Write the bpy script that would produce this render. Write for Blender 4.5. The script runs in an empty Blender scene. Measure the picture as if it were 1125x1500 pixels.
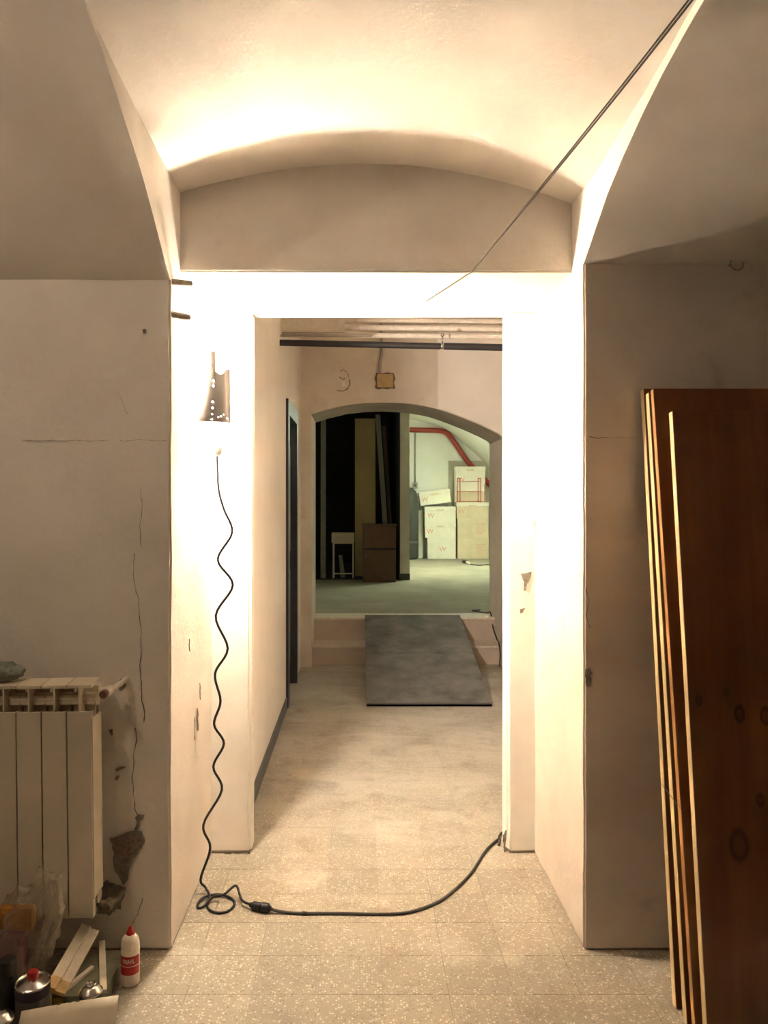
import bpy, bmesh, math, random
from mathutils import Vector, Matrix, noise, Euler

random.seed(7)
S = bpy.context.scene
COL = S.collection
PI = math.pi

# ------------------------------------------------------------------ camera
H = 1.5          # camera height (m)
F = 1130.0       # focal length in pixels of the 1125x1500 frame
CX, CY = 526.0, 735.0
cam_d = bpy.data.cameras.new('camera')
cam = bpy.data.objects.new('camera', cam_d)
COL.objects.link(cam)
cam.location = (0, 0, H)
cam.rotation_euler = (PI / 2, 0, 0)
cam_d.sensor_fit = 'VERTICAL'
cam_d.sensor_height = 24.0
cam_d.sensor_width = 18.0
cam_d.lens = F / 1500 * 24.0
cam_d.shift_x = (562.5 - CX) / 1500
cam_d.shift_y = (CY - 750) / 1500
cam_d.clip_start = 0.05
cam_d.clip_end = 60
S.camera = cam

# ------------------------------------------------------------------ world, view, light levels
w = bpy.data.worlds.new('world')
S.world = w
w.use_nodes = True
w.node_tree.nodes['Background'].inputs[0].default_value = (0.5, 0.45, 0.4, 1)
w.node_tree.nodes['Background'].inputs[1].default_value = 0.0
S.view_settings.view_transform = 'Standard'
S.view_settings.look = 'None'
S.view_settings.gamma = 1
S.view_settings.use_curve_mapping = False
S.view_settings.exposure = 0.0
S.cycles.max_bounces = 14
S.cycles.diffuse_bounces = 10
S.cycles.glossy_bounces = 4
S.cycles.transparent_max_bounces = 12
S.cycles.sample_clamp_indirect = 0.0

BULB_E = 3250.0          # work lamp bulb emission
BULB_COL = (1.0, 0.845, 0.69)
TUBE_E = 390.0           # tube lamp in the store room
FILL_W = 19.0            # fill bulb added in the near room, out of view


# ------------------------------------------------------------------ helpers
def P(x, y, d):
    """photo pixel at depth d -> world point"""
    return Vector(((x - CX) * d / F, d, H + (CY - y) * d / F))


def FL(x, y, z=0.0):
    d = (H - z) * F / (y - CY)
    return Vector(((x - CX) * d / F, d, z))


class MB:
    def __init__(s):
        s.v, s.f = [], []

    def add(s, vs, fs):
        n = len(s.v)
        s.v += [tuple(p) for p in vs]
        s.f += [tuple(i + n for i in f) for f in fs]
        return s

    def box(s, x0, x1, y0, y1, z0, z1, M=None):
        vs = [Vector(p) for p in ((x0, y0, z0), (x1, y0, z0), (x1, y1, z0), (x0, y1, z0),
                                  (x0, y0, z1), (x1, y0, z1), (x1, y1, z1), (x0, y1, z1))]
        if M is not None:
            vs = [M @ p for p in vs]
        return s.add(vs, [(0, 3, 2, 1), (4, 5, 6, 7), (0, 1, 5, 4), (1, 2, 6, 5), (2, 3, 7, 6), (3, 0, 4, 7)])

    def tube(s, pts, r, n=8, cap=True):
        pts = [Vector(p) for p in pts]
        rs = r if isinstance(r, (list, tuple)) else [r] * len(pts)
        t0 = (pts[1] - pts[0]).normalized()
        up = Vector((0, 0, 1)) if abs(t0.z) < 0.9 else Vector((1, 0, 0))
        nrm = t0.cross(up).normalized()
        vs = []
        for i, p in enumerate(pts):
            a = pts[max(i - 1, 0)]
            b = pts[min(i + 1, len(pts) - 1)]
            t = (b - a).normalized()
            nrm = (nrm - t * nrm.dot(t))
            nrm = nrm.normalized() if nrm.length > 1e-6 else t.orthogonal().normalized()
            bi = t.cross(nrm)
            for k in range(n):
                an = 2 * PI * k / n
                vs.append(p + (nrm * math.cos(an) + bi * math.sin(an)) * rs[i])
        fs = []
        for i in range(len(pts) - 1):
            for k in range(n):
                k2 = (k + 1) % n
                fs.append((i * n + k, i * n + k2, (i + 1) * n + k2, (i + 1) * n + k))
        if cap:
            fs.append(tuple(reversed(range(n))))
            m = (len(pts) - 1) * n
            fs.append(tuple(m + k for k in range(n)))
        return s.add(vs, fs)

    def lathe(s, prof, c, n=24, M=None):
        vs = []
        c = Vector(c)
        for r, z in prof:
            for k in range(n):
                a = 2 * PI * k / n
                p = Vector((r * math.cos(a), r * math.sin(a), z))
                if M is not None:
                    p = M @ p
                vs.append(c + p)
        fs = []
        for i in range(len(prof) - 1):
            for k in range(n):
                k2 = (k + 1) % n
                fs.append((i * n + k, i * n + k2, (i + 1) * n + k2, (i + 1) * n + k))
        fs.append(tuple(reversed(range(n))))
        m = (len(prof) - 1) * n
        fs.append(tuple(m + k for k in range(n)))
        return s.add(vs, fs)

    def prism(s, poly, off):
        """polygon of world points extruded by vector off"""
        poly = [Vector(p) for p in poly]
        off = Vector(off)
        n = len(poly)
        vs = poly + [p + off for p in poly]
        fs = [tuple(range(n)), tuple(reversed(range(n, 2 * n)))]
        for i in range(n):
            j = (i + 1) % n
            fs.append((i, i + n, j + n, j))
        return s.add(vs, fs)

    def grid(s, rows):
        n = len(rows[0])
        vs = [p for r in rows for p in r]
        fs = []
        for i in range(len(rows) - 1):
            for j in range(n - 1):
                fs.append((i * n + j, i * n + j + 1, (i + 1) * n + j + 1, (i + 1) * n + j))
        return s.add(vs, fs)

    def mesh(s, name, mat, smooth=False, fix=True, bevel=0):
        me = bpy.data.meshes.new(name)
        me.from_pydata(s.v, [], s.f)
        if fix or bevel:
            bm = bmesh.new()
            bm.from_mesh(me)
            if bevel:
                bmesh.ops.bevel(bm, geom=bm.edges[:], offset=bevel, segments=2, affect='EDGES', profile=0.6)
            if fix:
                bmesh.ops.recalc_face_normals(bm, faces=bm.faces[:])
            bm.to_mesh(me)
            bm.free()
        if mat is not None:
            me.materials.append(mat)
        if smooth:
            for p in me.polygons:
                p.use_smooth = True
        return me

    def build(s, name, mat, parent=None, smooth=False, fix=True, bevel=0, auto=None):
        me = s.mesh(name, mat, smooth, fix, bevel)
        if auto:
            me.set_sharp_from_angle(angle=math.radians(auto))
        o = bpy.data.objects.new(name, me)
        COL.objects.link(o)
        if parent is not None:
            o.parent = parent
            o.matrix_parent_inverse = parent.matrix_basis.inverted()
        return o


def tag(o, label=None, cat=None, group=None, kind=None):
    if label:
        o['label'] = label
    if cat:
        o['category'] = cat
    if group:
        o['group'] = group
    if kind:
        o['kind'] = kind
    return o


def struct(o, label=None, cat=None):
    return tag(o, label, cat, kind='structure')


def empty(name, loc, label, cat, group=None):
    o = bpy.data.objects.new(name, None)
    o.empty_display_size = 0.05
    o.location = loc
    COL.objects.link(o)
    return tag(o, label, cat, group)


def smoothpath(pts, sub=6):
    """Catmull-Rom through the points"""
    pts = [Vector(p) for p in pts]
    out = []
    for i in range(len(pts) - 1):
        p0 = pts[max(i - 1, 0)]
        p1, p2 = pts[i], pts[i + 1]
        p3 = pts[min(i + 2, len(pts) - 1)]
        for k in range(sub):
            t = k / sub
            out.append(0.5 * ((2 * p1) + (p2 - p0) * t + (2 * p0 - 5 * p1 + 4 * p2 - p3) * t * t
                              + (3 * p1 - p0 - 3 * p2 + p3) * t ** 3))
    out.append(pts[-1])
    return out


def interp(tab, x):
    tab = sorted(tab)
    if x <= tab[0][0]:
        return tab[0][1]
    if x >= tab[-1][0]:
        return tab[-1][1]
    for (a, b), (c, d) in zip(tab, tab[1:]):
        if a <= x <= c:
            return b + (d - b) * (x - a) / (c - a)


# ------------------------------------------------------------------ materials
def newmat(name):
    m = bpy.data.materials.new(name)
    m.use_nodes = True
    return m, m.node_tree, m.node_tree.nodes['Principled BSDF']


def N(nt, typ, **kw):
    n = nt.nodes.new(typ)
    for k, v in kw.items():
        setattr(n, k, v)
    return n


def coords(nt, scale=(1, 1, 1), kind='Object', rot=(0, 0, 0)):
    tc = N(nt, 'ShaderNodeTexCoord')
    mp = N(nt, 'ShaderNodeMapping')
    mp.inputs['Scale'].default_value = scale
    mp.inputs['Rotation'].default_value = rot
    nt.links.new(tc.outputs[kind], mp.inputs['Vector'])
    return mp.outputs['Vector']


def noise_tex(nt, vec, scale, detail=4, rough=0.55):
    n = N(nt, 'ShaderNodeTexNoise')
    n.inputs['Scale'].default_value = scale
    n.inputs['Detail'].default_value = detail
    n.inputs['Roughness'].default_value = rough
    nt.links.new(vec, n.inputs['Vector'])
    return n.outputs['Fac']


def ramp(nt, fac, stops):
    r = N(nt, 'ShaderNodeValToRGB')
    e = r.color_ramp.elements
    while len(e) < len(stops):
        e.new(0.5)
    for el, (p, c) in zip(e, stops):
        el.position = p
        el.color = c if len(c) == 4 else (*c, 1)
    nt.links.new(fac, r.inputs['Fac'])
    return r.outputs['Color']


def mix(nt, fac, a, b, mode='MIX'):
    m = N(nt, 'ShaderNodeMix', data_type='RGBA', blend_type=mode)
    for sock, val in ((m.inputs[0], fac), (m.inputs[6], a), (m.inputs[7], b)):
        if isinstance(val, bpy.types.NodeSocket):
            nt.links.new(val, sock)
        elif isinstance(val, (int, float)):
            sock.default_value = val
        else:
            sock.default_value = (*val, 1) if len(val) == 3 else val
    return m.outputs[2]


def bump(nt, bsdf, h, strength, dist=0.01):
    b = N(nt, 'ShaderNodeBump')
    b.inputs['Strength'].default_value = strength
    b.inputs['Distance'].default_value = dist
    nt.links.new(h, b.inputs['Height'])
    nt.links.new(b.outputs['Normal'], bsdf.inputs['Normal'])


def plaster(name, col, dark=None, stain=None, stain_lo=0.6, rough=0.85, bs=0.25):
    m, nt, b = newmat(name)
    v = coords(nt)
    dark = dark or tuple(c * 0.86 for c in col)
    n1 = noise_tex(nt, v, 1.7, 6, 0.6)
    c = ramp(nt, n1, [(0.35, dark), (0.62, col)])
    if stain:
        n2 = noise_tex(nt, v, 2.6, 8, 0.7)
        f = ramp(nt, n2, [(stain_lo, (0, 0, 0)), (stain_lo + 0.16, (1, 1, 1))])
        c = mix(nt, f, c, stain)
    nt.links.new(c, b.inputs['Base Color'])
    b.inputs['Roughness'].default_value = rough
    b.inputs['Specular IOR Level'].default_value = 0.2
    n3 = noise_tex(nt, v, 38, 5, 0.65)
    n4 = noise_tex(nt, v, 5, 3, 0.5)
    a = N(nt, 'ShaderNodeMath', operation='ADD')
    nt.links.new(n3, a.inputs[0])
    nt.links.new(n4, a.inputs[1])
    bump(nt, b, a.outputs[0], bs, 0.008)
    return m


def simple(name, col, rough=0.5, metal=0.0, spec=0.5, var=0.0, vscale=30, bs=0.0):
    m, nt, b = newmat(name)
    if var or bs:
        v = coords(nt)
        n = noise_tex(nt, v, vscale, 5)
        if var:
            lo = tuple(max(0, c * (1 - var)) for c in col)
            hi = tuple(min(1, c * (1 + var)) for c in col)
            nt.links.new(ramp(nt, n, [(0.3, lo), (0.7, hi)]), b.inputs['Base Color'])
        else:
            b.inputs['Base Color'].default_value = (*col, 1)
        if bs:
            bump(nt, b, n, bs, 0.004)
    else:
        b.inputs['Base Color'].default_value = (*col, 1)
    b.inputs['Roughness'].default_value = rough
    b.inputs['Metallic'].default_value = metal
    b.inputs['Specular IOR Level'].default_value = spec
    return m


def emit(name, col, e):
    m, nt, b = newmat(name)
    b.inputs['Base Color'].default_value = (0.8, 0.8, 0.8, 1)
    b.inputs['Emission Color'].default_value = (*col, 1)
    b.inputs['Emission Strength'].default_value = e
    return m


def wood(name, a, b_, scale=(30, 30, 1.2), rough=0.35, spec=0.5, knots=(), kcol=(0.02, 0.008, 0.004), coat=0.0):
    m, nt, b = newmat(name)
    v = coords(nt, scale)
    n1 = noise_tex(nt, v, 1.0, 6, 0.6)
    c = ramp(nt, n1, [(0.3, a), (0.7, b_)])
    v2 = coords(nt, (2, 2, 1.2))
    n2 = noise_tex(nt, v2, 1.3, 3)
    c = mix(nt, ramp(nt, n2, [(0.35, (0.62, 0.62, 0.62)), (0.65, (1, 1, 1))]), (0, 0, 0), c, 'MIX')
    for (kx, ky, kz, kr) in knots:
        tc = N(nt, 'ShaderNodeTexCoord')
        mp = N(nt, 'ShaderNodeMapping')
        mp.inputs['Scale'].default_value = (1, 0.0, 0.6)
        nt.links.new(tc.outputs['Object'], mp.inputs['Vector'])
        d = N(nt, 'ShaderNodeVectorMath', operation='DISTANCE')
        nt.links.new(mp.outputs['Vector'], d.inputs[0])
        d.inputs[1].default_value = (kx, 0, kz * 0.6)
        f = ramp(nt, d.outputs['Value'], [(0.0, (0.35, 0.35, 0.35)), (kr * 0.6, (0.3, 0.3, 0.3)),
                                          (kr, (0.75, 0.75, 0.75)), (min(1, kr * 1.5), (0, 0, 0))])
        c = mix(nt, f, c, kcol)
    nt.links.new(c, b.inputs['Base Color'])
    b.inputs['Roughness'].default_value = rough
    b.inputs['Specular IOR Level'].default_value = spec
    b.inputs['Coat Weight'].default_value = coat
    b.inputs['Coat Roughness'].default_value = 0.15
    bump(nt, b, n1, 0.06, 0.002)
    return m


M = {}
M['plaster'] = plaster('old_white_plaster', (0.80, 0.75, 0.68), (0.70, 0.645, 0.575), (0.52, 0.45, 0.37), 0.66)
M['plaster_recess'] = plaster('recess_plaster', (0.82, 0.78, 0.72), (0.76, 0.71, 0.64), (0.66, 0.59, 0.47), 0.66, bs=0.2)
M['plaster_vault'] = plaster('vault_plaster', (0.73, 0.68, 0.615), (0.66, 0.61, 0.545), bs=0.2)
M['plaster_rear'] = plaster('rear_room_plaster', (0.45, 0.41, 0.36), (0.38, 0.34, 0.29))
M['plaster_lintel'] = plaster('lintel_plaster', (0.66, 0.615, 0.555), (0.57, 0.525, 0.465), (0.47, 0.42, 0.36), 0.6, bs=0.2)
M['plaster_lower'] = plaster('damp_wall_plaster', (0.64, 0.565, 0.475), (0.52, 0.45, 0.37), (0.37, 0.305, 0.235), 0.60)
M['plaster_corr'] = plaster('corridor_plaster', (0.84, 0.805, 0.755), (0.78, 0.74, 0.69), bs=0.12)
M['plaster_arch'] = plaster('arch_wall_plaster', (0.74, 0.69, 0.62), (0.62, 0.56, 0.47), (0.55, 0.45, 0.30), 0.58)
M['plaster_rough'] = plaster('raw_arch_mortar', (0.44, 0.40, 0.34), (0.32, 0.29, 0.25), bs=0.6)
M['green_wall'] = plaster('store_room_paint', (0.80, 0.81, 0.77), (0.75, 0.77, 0.72), bs=0.1)
M['unlit_black'] = simple('unlit_room_black', (0.03, 0.03, 0.034), 0.9, var=0.3, vscale=4)  # near-black stands in for the shade of an unlit interior
M['far_floor'] = plaster('far_cement_floor', (0.34, 0.32, 0.245), (0.27, 0.255, 0.20), (0.22, 0.20, 0.165), 0.62)
M['step'] = plaster('step_stone', (0.55, 0.47, 0.39), (0.42, 0.36, 0.30), bs=0.15)
M['step_edge'] = simple('step_nosing', (0.62, 0.56, 0.47), 0.6, var=0.15)
M['scar'] = simple('bare_mortar', (0.20, 0.18, 0.145), 0.95, var=0.4, vscale=60, bs=0.8)
M['scar_brown'] = simple('bare_brick_dust', (0.21, 0.15, 0.11), 0.95, var=0.4, vscale=70, bs=0.8)
M['crack'] = simple('crack_dirt', (0.10, 0.075, 0.055), 0.95)
M['seam'] = simple('plaster_seam', (0.34, 0.29, 0.23), 0.95)
M['grout'] = simple('floor_grout', (0.30, 0.265, 0.205), 0.9, var=0.25, vscale=20)


def terrazzo():
    m, nt, b = newmat('terrazzo_tile')
    geo = N(nt, 'ShaderNodeNewGeometry')
    oi = N(nt, 'ShaderNodeObjectInfo')
    pos = geo.outputs['Position']
    vo = N(nt, 'ShaderNodeTexVoronoi')
    vo.inputs['Scale'].default_value = 118
    vo.inputs['Randomness'].default_value = 1
    nt.links.new(pos, vo.inputs['Vector'])
    sep = N(nt, 'ShaderNodeSeparateColor')
    nt.links.new(vo.outputs['Color'], sep.inputs[0])
    chip = ramp(nt, sep.outputs[0], [(0.0, (0.17, 0.14, 0.10)), (0.35, (0.29, 0.255, 0.19)),
                                     (0.62, (0.36, 0.315, 0.24)), (0.80, (0.62, 0.555, 0.43))])
    edge = ramp(nt, vo.outputs['Distance'], [(0.25, (1, 1, 1)), (0.5, (0, 0, 0))])
    c = mix(nt, edge, (0.31, 0.27, 0.205), chip)
    tone = ramp(nt, oi.outputs['Random'], [(0, (0.86, 0.86, 0.86)), (1, (1.06, 1.05, 1.03))])
    c = mix(nt, 1.0, c, tone, 'MULTIPLY')
    # plaster dust, streaked, thicker in the corridor
    n1 = noise_tex(nt, pos, 2.2, 8, 0.65)
    mp = N(nt, 'ShaderNodeMapping')
    mp.inputs['Scale'].default_value = (1.0, 2.0, 1)
    mp.inputs['Rotation'].default_value = (0, 0, 0.25)
    nt.links.new(pos, mp.inputs['Vector'])
    n2 = noise_tex(nt, mp.outputs['Vector'], 1.7, 8, 0.66)
    n2.node.inputs['Distortion'].default_value = 0.9
    sx = N(nt, 'ShaderNodeSeparateXYZ')
    nt.links.new(pos, sx.inputs[0])
    far = N(nt, 'ShaderNodeMapRange')
    far.inputs['From Min'].default_value = 3.0
    far.inputs['From Max'].default_value = 4.2
    far.inputs['To Min'].default_value = 0.10
    far.inputs['To Max'].default_value = 0.85
    nt.links.new(sx.outputs['Y'], far.inputs['Value'])
    s2 = ramp(nt, n2, [(0.36, (0.25, 0.25, 0.25)), (0.62, (1, 1, 1))])
    mul = N(nt, 'ShaderNodeMath', operation='MULTIPLY')
    nt.links.new(far.outputs[0], mul.inputs[0])
    nt.links.new(s2, mul.inputs[1])
    c = mix(nt, mul.outputs[0], c, (0.48, 0.445, 0.385))
    s1 = ramp(nt, n1, [(0.56, (0, 0, 0)), (0.72, (0.6, 0.6, 0.6))])
    c = mix(nt, s1, c, (0.55, 0.50, 0.41))
    n3 = noise_tex(nt, pos, 5.5, 6, 0.7)
    s3 = ramp(nt, n3, [(0.54, (0, 0, 0)), (0.72, (0.6, 0.6, 0.6))])
    c = mix(nt, s3, c, (0.20, 0.165, 0.12))
    nt.links.new(c, b.inputs['Base Color'])
    b.inputs['Roughness'].default_value = 0.62
    b.inputs['Specular IOR Level'].default_value = 0.25
    n4 = noise_tex(nt, pos, 90, 4)
    bump(nt, b, n4, 0.12, 0.002)
    return m


M['terrazzo'] = terrazzo()
M['radiator'] = simple('radiator_enamel', (0.66, 0.58, 0.45), 0.45, var=0.05, vscale=6)
M['radiator_in'] = simple('radiator_inner_enamel', (0.55, 0.48, 0.37), 0.55)
M['valve_white'] = simple('valve_cap', (0.55, 0.50, 0.42), 0.5)
M['valve_brown'] = simple('valve_knob', (0.12, 0.045, 0.03), 0.5)
M['rust'] = simple('dirty_brass', (0.20, 0.165, 0.12), 0.6, 0.4, var=0.4, vscale=60)
M['black'] = simple('black_rubber', (0.012, 0.011, 0.010), 0.5)
M['cord_grey'] = simple('dusty_rubber', (0.045, 0.038, 0.03), 0.65)
M['board_dark'] = wood('varnished_plywood', (0.15, 0.050, 0.011), (0.26, 0.095, 0.024), (9, 9, 0.8), 0.22, 0.55, coat=0.35,
                       knots=((0.146, 0, 0.893, 0.012), (0.222, 0, 0.887, 0.013), (0.19, 0, 0.653, 0.009), (0.121, 0, 0.53, 0.022), (0.111, 0, 0.954, 0.006), (0.031, 0, 0.93, 0.007)))
M['board_mid'] = wood('varnished_wood_face', (0.16, 0.052, 0.010), (0.28, 0.10, 0.025), (9, 9, 0.8), 0.3, 0.5)
M['edge_light'] = wood('pale_wood_edge', (0.66, 0.47, 0.24), (0.80, 0.60, 0.33), (60, 60, 2), 0.6, 0.3)
M['edge_red'] = wood('reddish_wood_edge', (0.42, 0.19, 0.07), (0.54, 0.26, 0.10), (60, 60, 2), 0.6, 0.3)
M['ramp'] = simple('ramp_steel', (0.155, 0.15, 0.14), 0.7, 0.0, 0.3, var=0.45, vscale=5, bs=0.1)
M['ramp_edge'] = simple('ramp_edge', (0.05, 0.047, 0.043), 0.6)
M['shield'] = simple('lamp_shield', (0.30, 0.28, 0.27), 0.4, 0.6)
M['handle'] = simple('lamp_handle', (0.55, 0.50, 0.44), 0.5)
M['steel'] = simple('bare_steel', (0.55, 0.53, 0.50), 0.25, 1.0)
M['bulb'] = emit('bulb_glow', BULB_COL, BULB_E)
M['tin_top'] = simple('tin_plate', (0.62, 0.60, 0.56), 0.22, 1.0, var=0.1, vscale=20)
M['tin_navy'] = simple('navy_print', (0.022, 0.022, 0.045), 0.45)
M['tin_grey'] = simple('grey_print', (0.14, 0.135, 0.125), 0.4, 0.3)
M['tin_dark'] = simple('dark_print', (0.022, 0.02, 0.018), 0.45)
M['red'] = simple('red_plastic', (0.42, 0.012, 0.014), 0.4)
M['label_red'] = simple('red_label', (0.40, 0.018, 0.016), 0.5, var=0.2)
M['white_plastic'] = simple('white_plastic', (0.80, 0.72, 0.58), 0.45)
M['print_white'] = simple('white_print', (0.80, 0.74, 0.66), 0.5)
M['white_wood'] = simple('white_painted_wood', (0.74, 0.67, 0.53), 0.6, var=0.12, vscale=25, bs=0.1)
M['raw_wood'] = simple('raw_wood_end', (0.62, 0.42, 0.18), 0.7, var=0.25)
M['card_white'] = simple('white_card', (0.80, 0.70, 0.53), 0.7, var=0.06, vscale=14)
M['card_green'] = simple('greenish_carton', (0.16, 0.155, 0.10), 0.7, var=0.2)
M['bag_green'] = simple('grey_green_cloth', (0.23, 0.25, 0.20), 0.9, var=0.3, vscale=25)
M['orange'] = simple('orange_pack', (0.36, 0.16, 0.02), 0.5, var=0.3, vscale=14)
M['purple'] = simple('purple_pack', (0.16, 0.05, 0.08), 0.5, var=0.3)
M['door_dark'] = simple('dark_blue_paint', (0.030, 0.032, 0.040), 0.4)
M['base_dark'] = simple('grey_skirting', (0.10, 0.095, 0.09), 0.6)
M['pipe_black'] = simple('pipe_lagging', (0.022, 0.02, 0.02), 0.6)
M['pipe_cream'] = simple('cream_pipe', (0.62, 0.56, 0.49), 0.5, var=0.1)
M['pipe_grey'] = simple('grey_conduit', (0.36, 0.33, 0.29), 0.5)
M['duct'] = simple('grey_plate', (0.50, 0.46, 0.40), 0.5, var=0.1)
M['jbox'] = simple('yellowed_junction_box', (0.50, 0.36, 0.17), 0.6, var=0.15)
M['jrim'] = simple('brown_box_rim', (0.19, 0.13, 0.07), 0.8, var=0.4, vscale=80)
M['carton'] = simple('pale_carton', (0.74, 0.71, 0.62), 0.8, var=0.06, vscale=5)
M['carton_kraft'] = simple('kraft_carton', (0.62, 0.53, 0.38), 0.8, var=0.08, vscale=5)
M['print_red'] = simple('red_print', (0.62, 0.27, 0.19), 0.7)
M['print_pale'] = simple('faded_red_print', (0.60, 0.34, 0.24), 0.7)
M['red_pipe'] = simple('red_pipe_paint', (0.30, 0.035, 0.022), 0.4)
M['red_frame'] = simple('red_wire_frame', (0.45, 0.05, 0.05), 0.4)
M['brown_cab'] = simple('brown_laminate', (0.115, 0.055, 0.025), 0.5, var=0.15, vscale=6)
M['tan_panel'] = simple('tan_panel', (0.42, 0.31, 0.13), 0.6, var=0.08, vscale=4)
M['grey_plank'] = simple('grey_plank', (0.24, 0.23, 0.19), 0.7, var=0.15)
M['brown_plank'] = simple('brown_plank', (0.10, 0.06, 0.035), 0.7, var=0.2)
M['drum'] = simple('dark_tank', (0.05, 0.055, 0.045), 0.5)
M['board_wall'] = simple('taupe_board', (0.42, 0.40, 0.32), 0.8)


def bagmat():
    m, nt, b = newmat('clear_film')
    nt.nodes.remove(b)
    out = nt.nodes['Material Output']
    tr = N(nt, 'ShaderNodeBsdfTransparent')
    tr.inputs[0].default_value = (0.97, 0.96, 0.93, 1)
    gl = N(nt, 'ShaderNodeBsdfGlossy')
    gl.inputs['Roughness'].default_value = 0.18
    gl.inputs[0].default_value = (0.9, 0.85, 0.75, 1)
    df = N(nt, 'ShaderNodeBsdfTranslucent')
    df.inputs[0].default_value = (0.75, 0.7, 0.6, 1)
    lw = N(nt, 'ShaderNodeLayerWeight')
    lw.inputs[0].default_value = 0.35
    m1 = N(nt, 'ShaderNodeMixShader')
    m1.inputs[0].default_value = 0.5
    nt.links.new(gl.outputs[0], m1.inputs[1])
    nt.links.new(df.outputs[0], m1.inputs[2])
    f = ramp(nt, lw.outputs['Facing'], [(0.0, (0.16, 0.16, 0.16)), (0.7, (0.6, 0.6, 0.6))])
    m2 = N(nt, 'ShaderNodeMixShader')
    nt.links.new(f, m2.inputs[0])
    nt.links.new(tr.outputs[0], m2.inputs[1])
    nt.links.new(m1.outputs[0], m2.inputs[2])
    nt.links.new(m2.outputs[0], out.inputs[0])
    return m


M['film'] = bagmat()

# ------------------------------------------------------------------ the shell
XL, XR = -0.63, 0.751          # recess cheeks
YN = 2.58                      # near wall plane
YB = 3.29                      # recess back face (door piers)
YC = 3.40                      # corridor side of the same wall
YLN = 2.72                     # lintel face
ZS = 2.31                      # lintel soffit
DL, DR = -0.46, 0.629          # doorway jambs
ROOM_X0, ROOM_X1, ROOM_Y0 = -3.4, 3.8, -4.18

VL = [(2.58, .742), (2.52, .770), (2.45, .818), (2.37, .871), (2.275, .930), (2.157, .992), (2.01, 1.060), (1.90, 1.105),
      (1.77, 1.145), (1.6, 1.19), (1.4, 1.225), (1.2, 1.25), (0.9, 1.28), (0.5, 1.30), (0.1, 1.305)]
VR = [(2.58, .795), (2.52, .825), (2.45, .862), (2.334, .930), (2.195, .983), (2.042, 1.030), (1.92, 1.058), (1.80, 1.078),
      (1.685, 1.094), (1.5, 1.13), (1.3, 1.175), (1.1, 1.215), (0.9, 1.25), (0.5, 1.29), (0.1, 1.305)]
YM = -0.8


def V(x, y):
    y = abs(y - YM) + YM
    t = min(1, max(0, (x - XL) / (XR - XL)))
    return H + interp(VL, y) * (1 - t) + interp(VR, y) * t


RISE = [(2.4, 0), (2.2, .018), (2.0, .036), (1.9, .046), (1.77, .066), (1.6, .085), (1.4, .065), (1.2, .025), (1.0, 0)]


def SV(x, y=2.7):
    k = 0.235 if x < 0.03 else 0.278
    return H + 1.192 - k * (x - 0.03) ** 2 + interp(RISE, y)


def wob(p, a=0.004, s=3.0):
    q = Vector(p)
    n = noise.noise_vector(q * s) + 0.5 * noise.noise_vector(q * s * 3.1)
    return q + n * a


def rough_block(name, x0, x1, y0, y1, z0, z1, mat, step=0.12, a=0.004, bev=0.006, parent=None):
    """a plastered block: subdivided box with uneven faces and soft arrises"""
    bm = bmesh.new()
    vs = [bm.verts.new(p) for p in ((x0, y0, z0), (x1, y0, z0), (x1, y1, z0), (x0, y1, z0),
                                    (x0, y0, z1), (x1, y0, z1), (x1, y1, z1), (x0, y1, z1))]
    for f in ((0, 3, 2, 1), (4, 5, 6, 7), (0, 1, 5, 4), (1, 2, 6, 5), (2, 3, 7, 6), (3, 0, 4, 7)):
        bm.faces.new([vs[i] for i in f])
    bmesh.ops.bevel(bm, geom=bm.edges[:], offset=bev, segments=3, affect='EDGES')
    for ax in range(3):
        lo, hi = ((x0, x1), (y0, y1), (z0, z1))[ax]
        n = int((hi - lo) / step)
        cuts = [lo + (hi - lo) * i / (n + 1) for i in range(1, n + 1)]
        cuts += [lo + bev + .004, hi - bev - .004]
        for cc_ in cuts:
            co = [0, 0, 0]
            co[ax] = cc_
            no = [0, 0, 0]
            no[ax] = 1
            bmesh.ops.bisect_plane(bm, geom=bm.verts[:] + bm.edges[:] + bm.faces[:], plane_co=co, plane_no=no)
    for v in bm.verts:
        q = wob(v.co, a)
        if v.co.z < z0 + 0.02:
            q.z = v.co.z
        v.co = q
    bmesh.ops.recalc_face_normals(bm, faces=bm.faces[:])
    me = bpy.data.meshes.new(name)
    bm.to_mesh(me)
    bm.free()
    me.materials.append(mat)
    for p in me.polygons:
        p.use_smooth = True
    o = bpy.data.objects.new(name, me)
    COL.objects.link(o)
    wn = o.modifiers.new('even_normals', 'WEIGHTED_NORMAL')
    wn.weight = 90
    if parent:
        o.parent = parent
    return o


# near wall either side of the recess (its inner ends are the recess cheeks)
wall_left_front = struct(rough_block('wall_front_left', ROOM_X0, XL, YN, YC, 0, H + VL[0][1] + 0.03, M['plaster']),
                         'cracked off-white plaster wall behind the radiator', 'wall')
wall_right_front = struct(rough_block('wall_front_right', XR, ROOM_X1, YN, YC, 0, H + VR[0][1] + 0.03, M['plaster_lower']),
                          'damp stained plaster wall behind the leaning boards', 'wall')
# head of the recess and the door piers
lintel = struct(rough_block('lintel', XL - 0.02, XR + 0.02, YLN, YC, ZS, H + 1.23, M['plaster_lintel'], bev=0.006),
                'plain plaster lintel above the doorway, under the arched vault', 'lintel')
pier_l = struct(rough_block('door_pier', XL - 0.02, DL, YB, YC, 0, ZS + 0.01, M['plaster_recess'], a=0.003, bev=0.012),
                'plastered door pier beside the hanging lamp cord', 'pillar')
pier_r = struct(rough_block('door_pier', DR, XR + 0.02, YB, YC, 0, ZS + 0.01, M['plaster_recess'], a=0.003, bev=0.012),
                'plastered door pier with the dark chipped scar', 'pillar')

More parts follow.
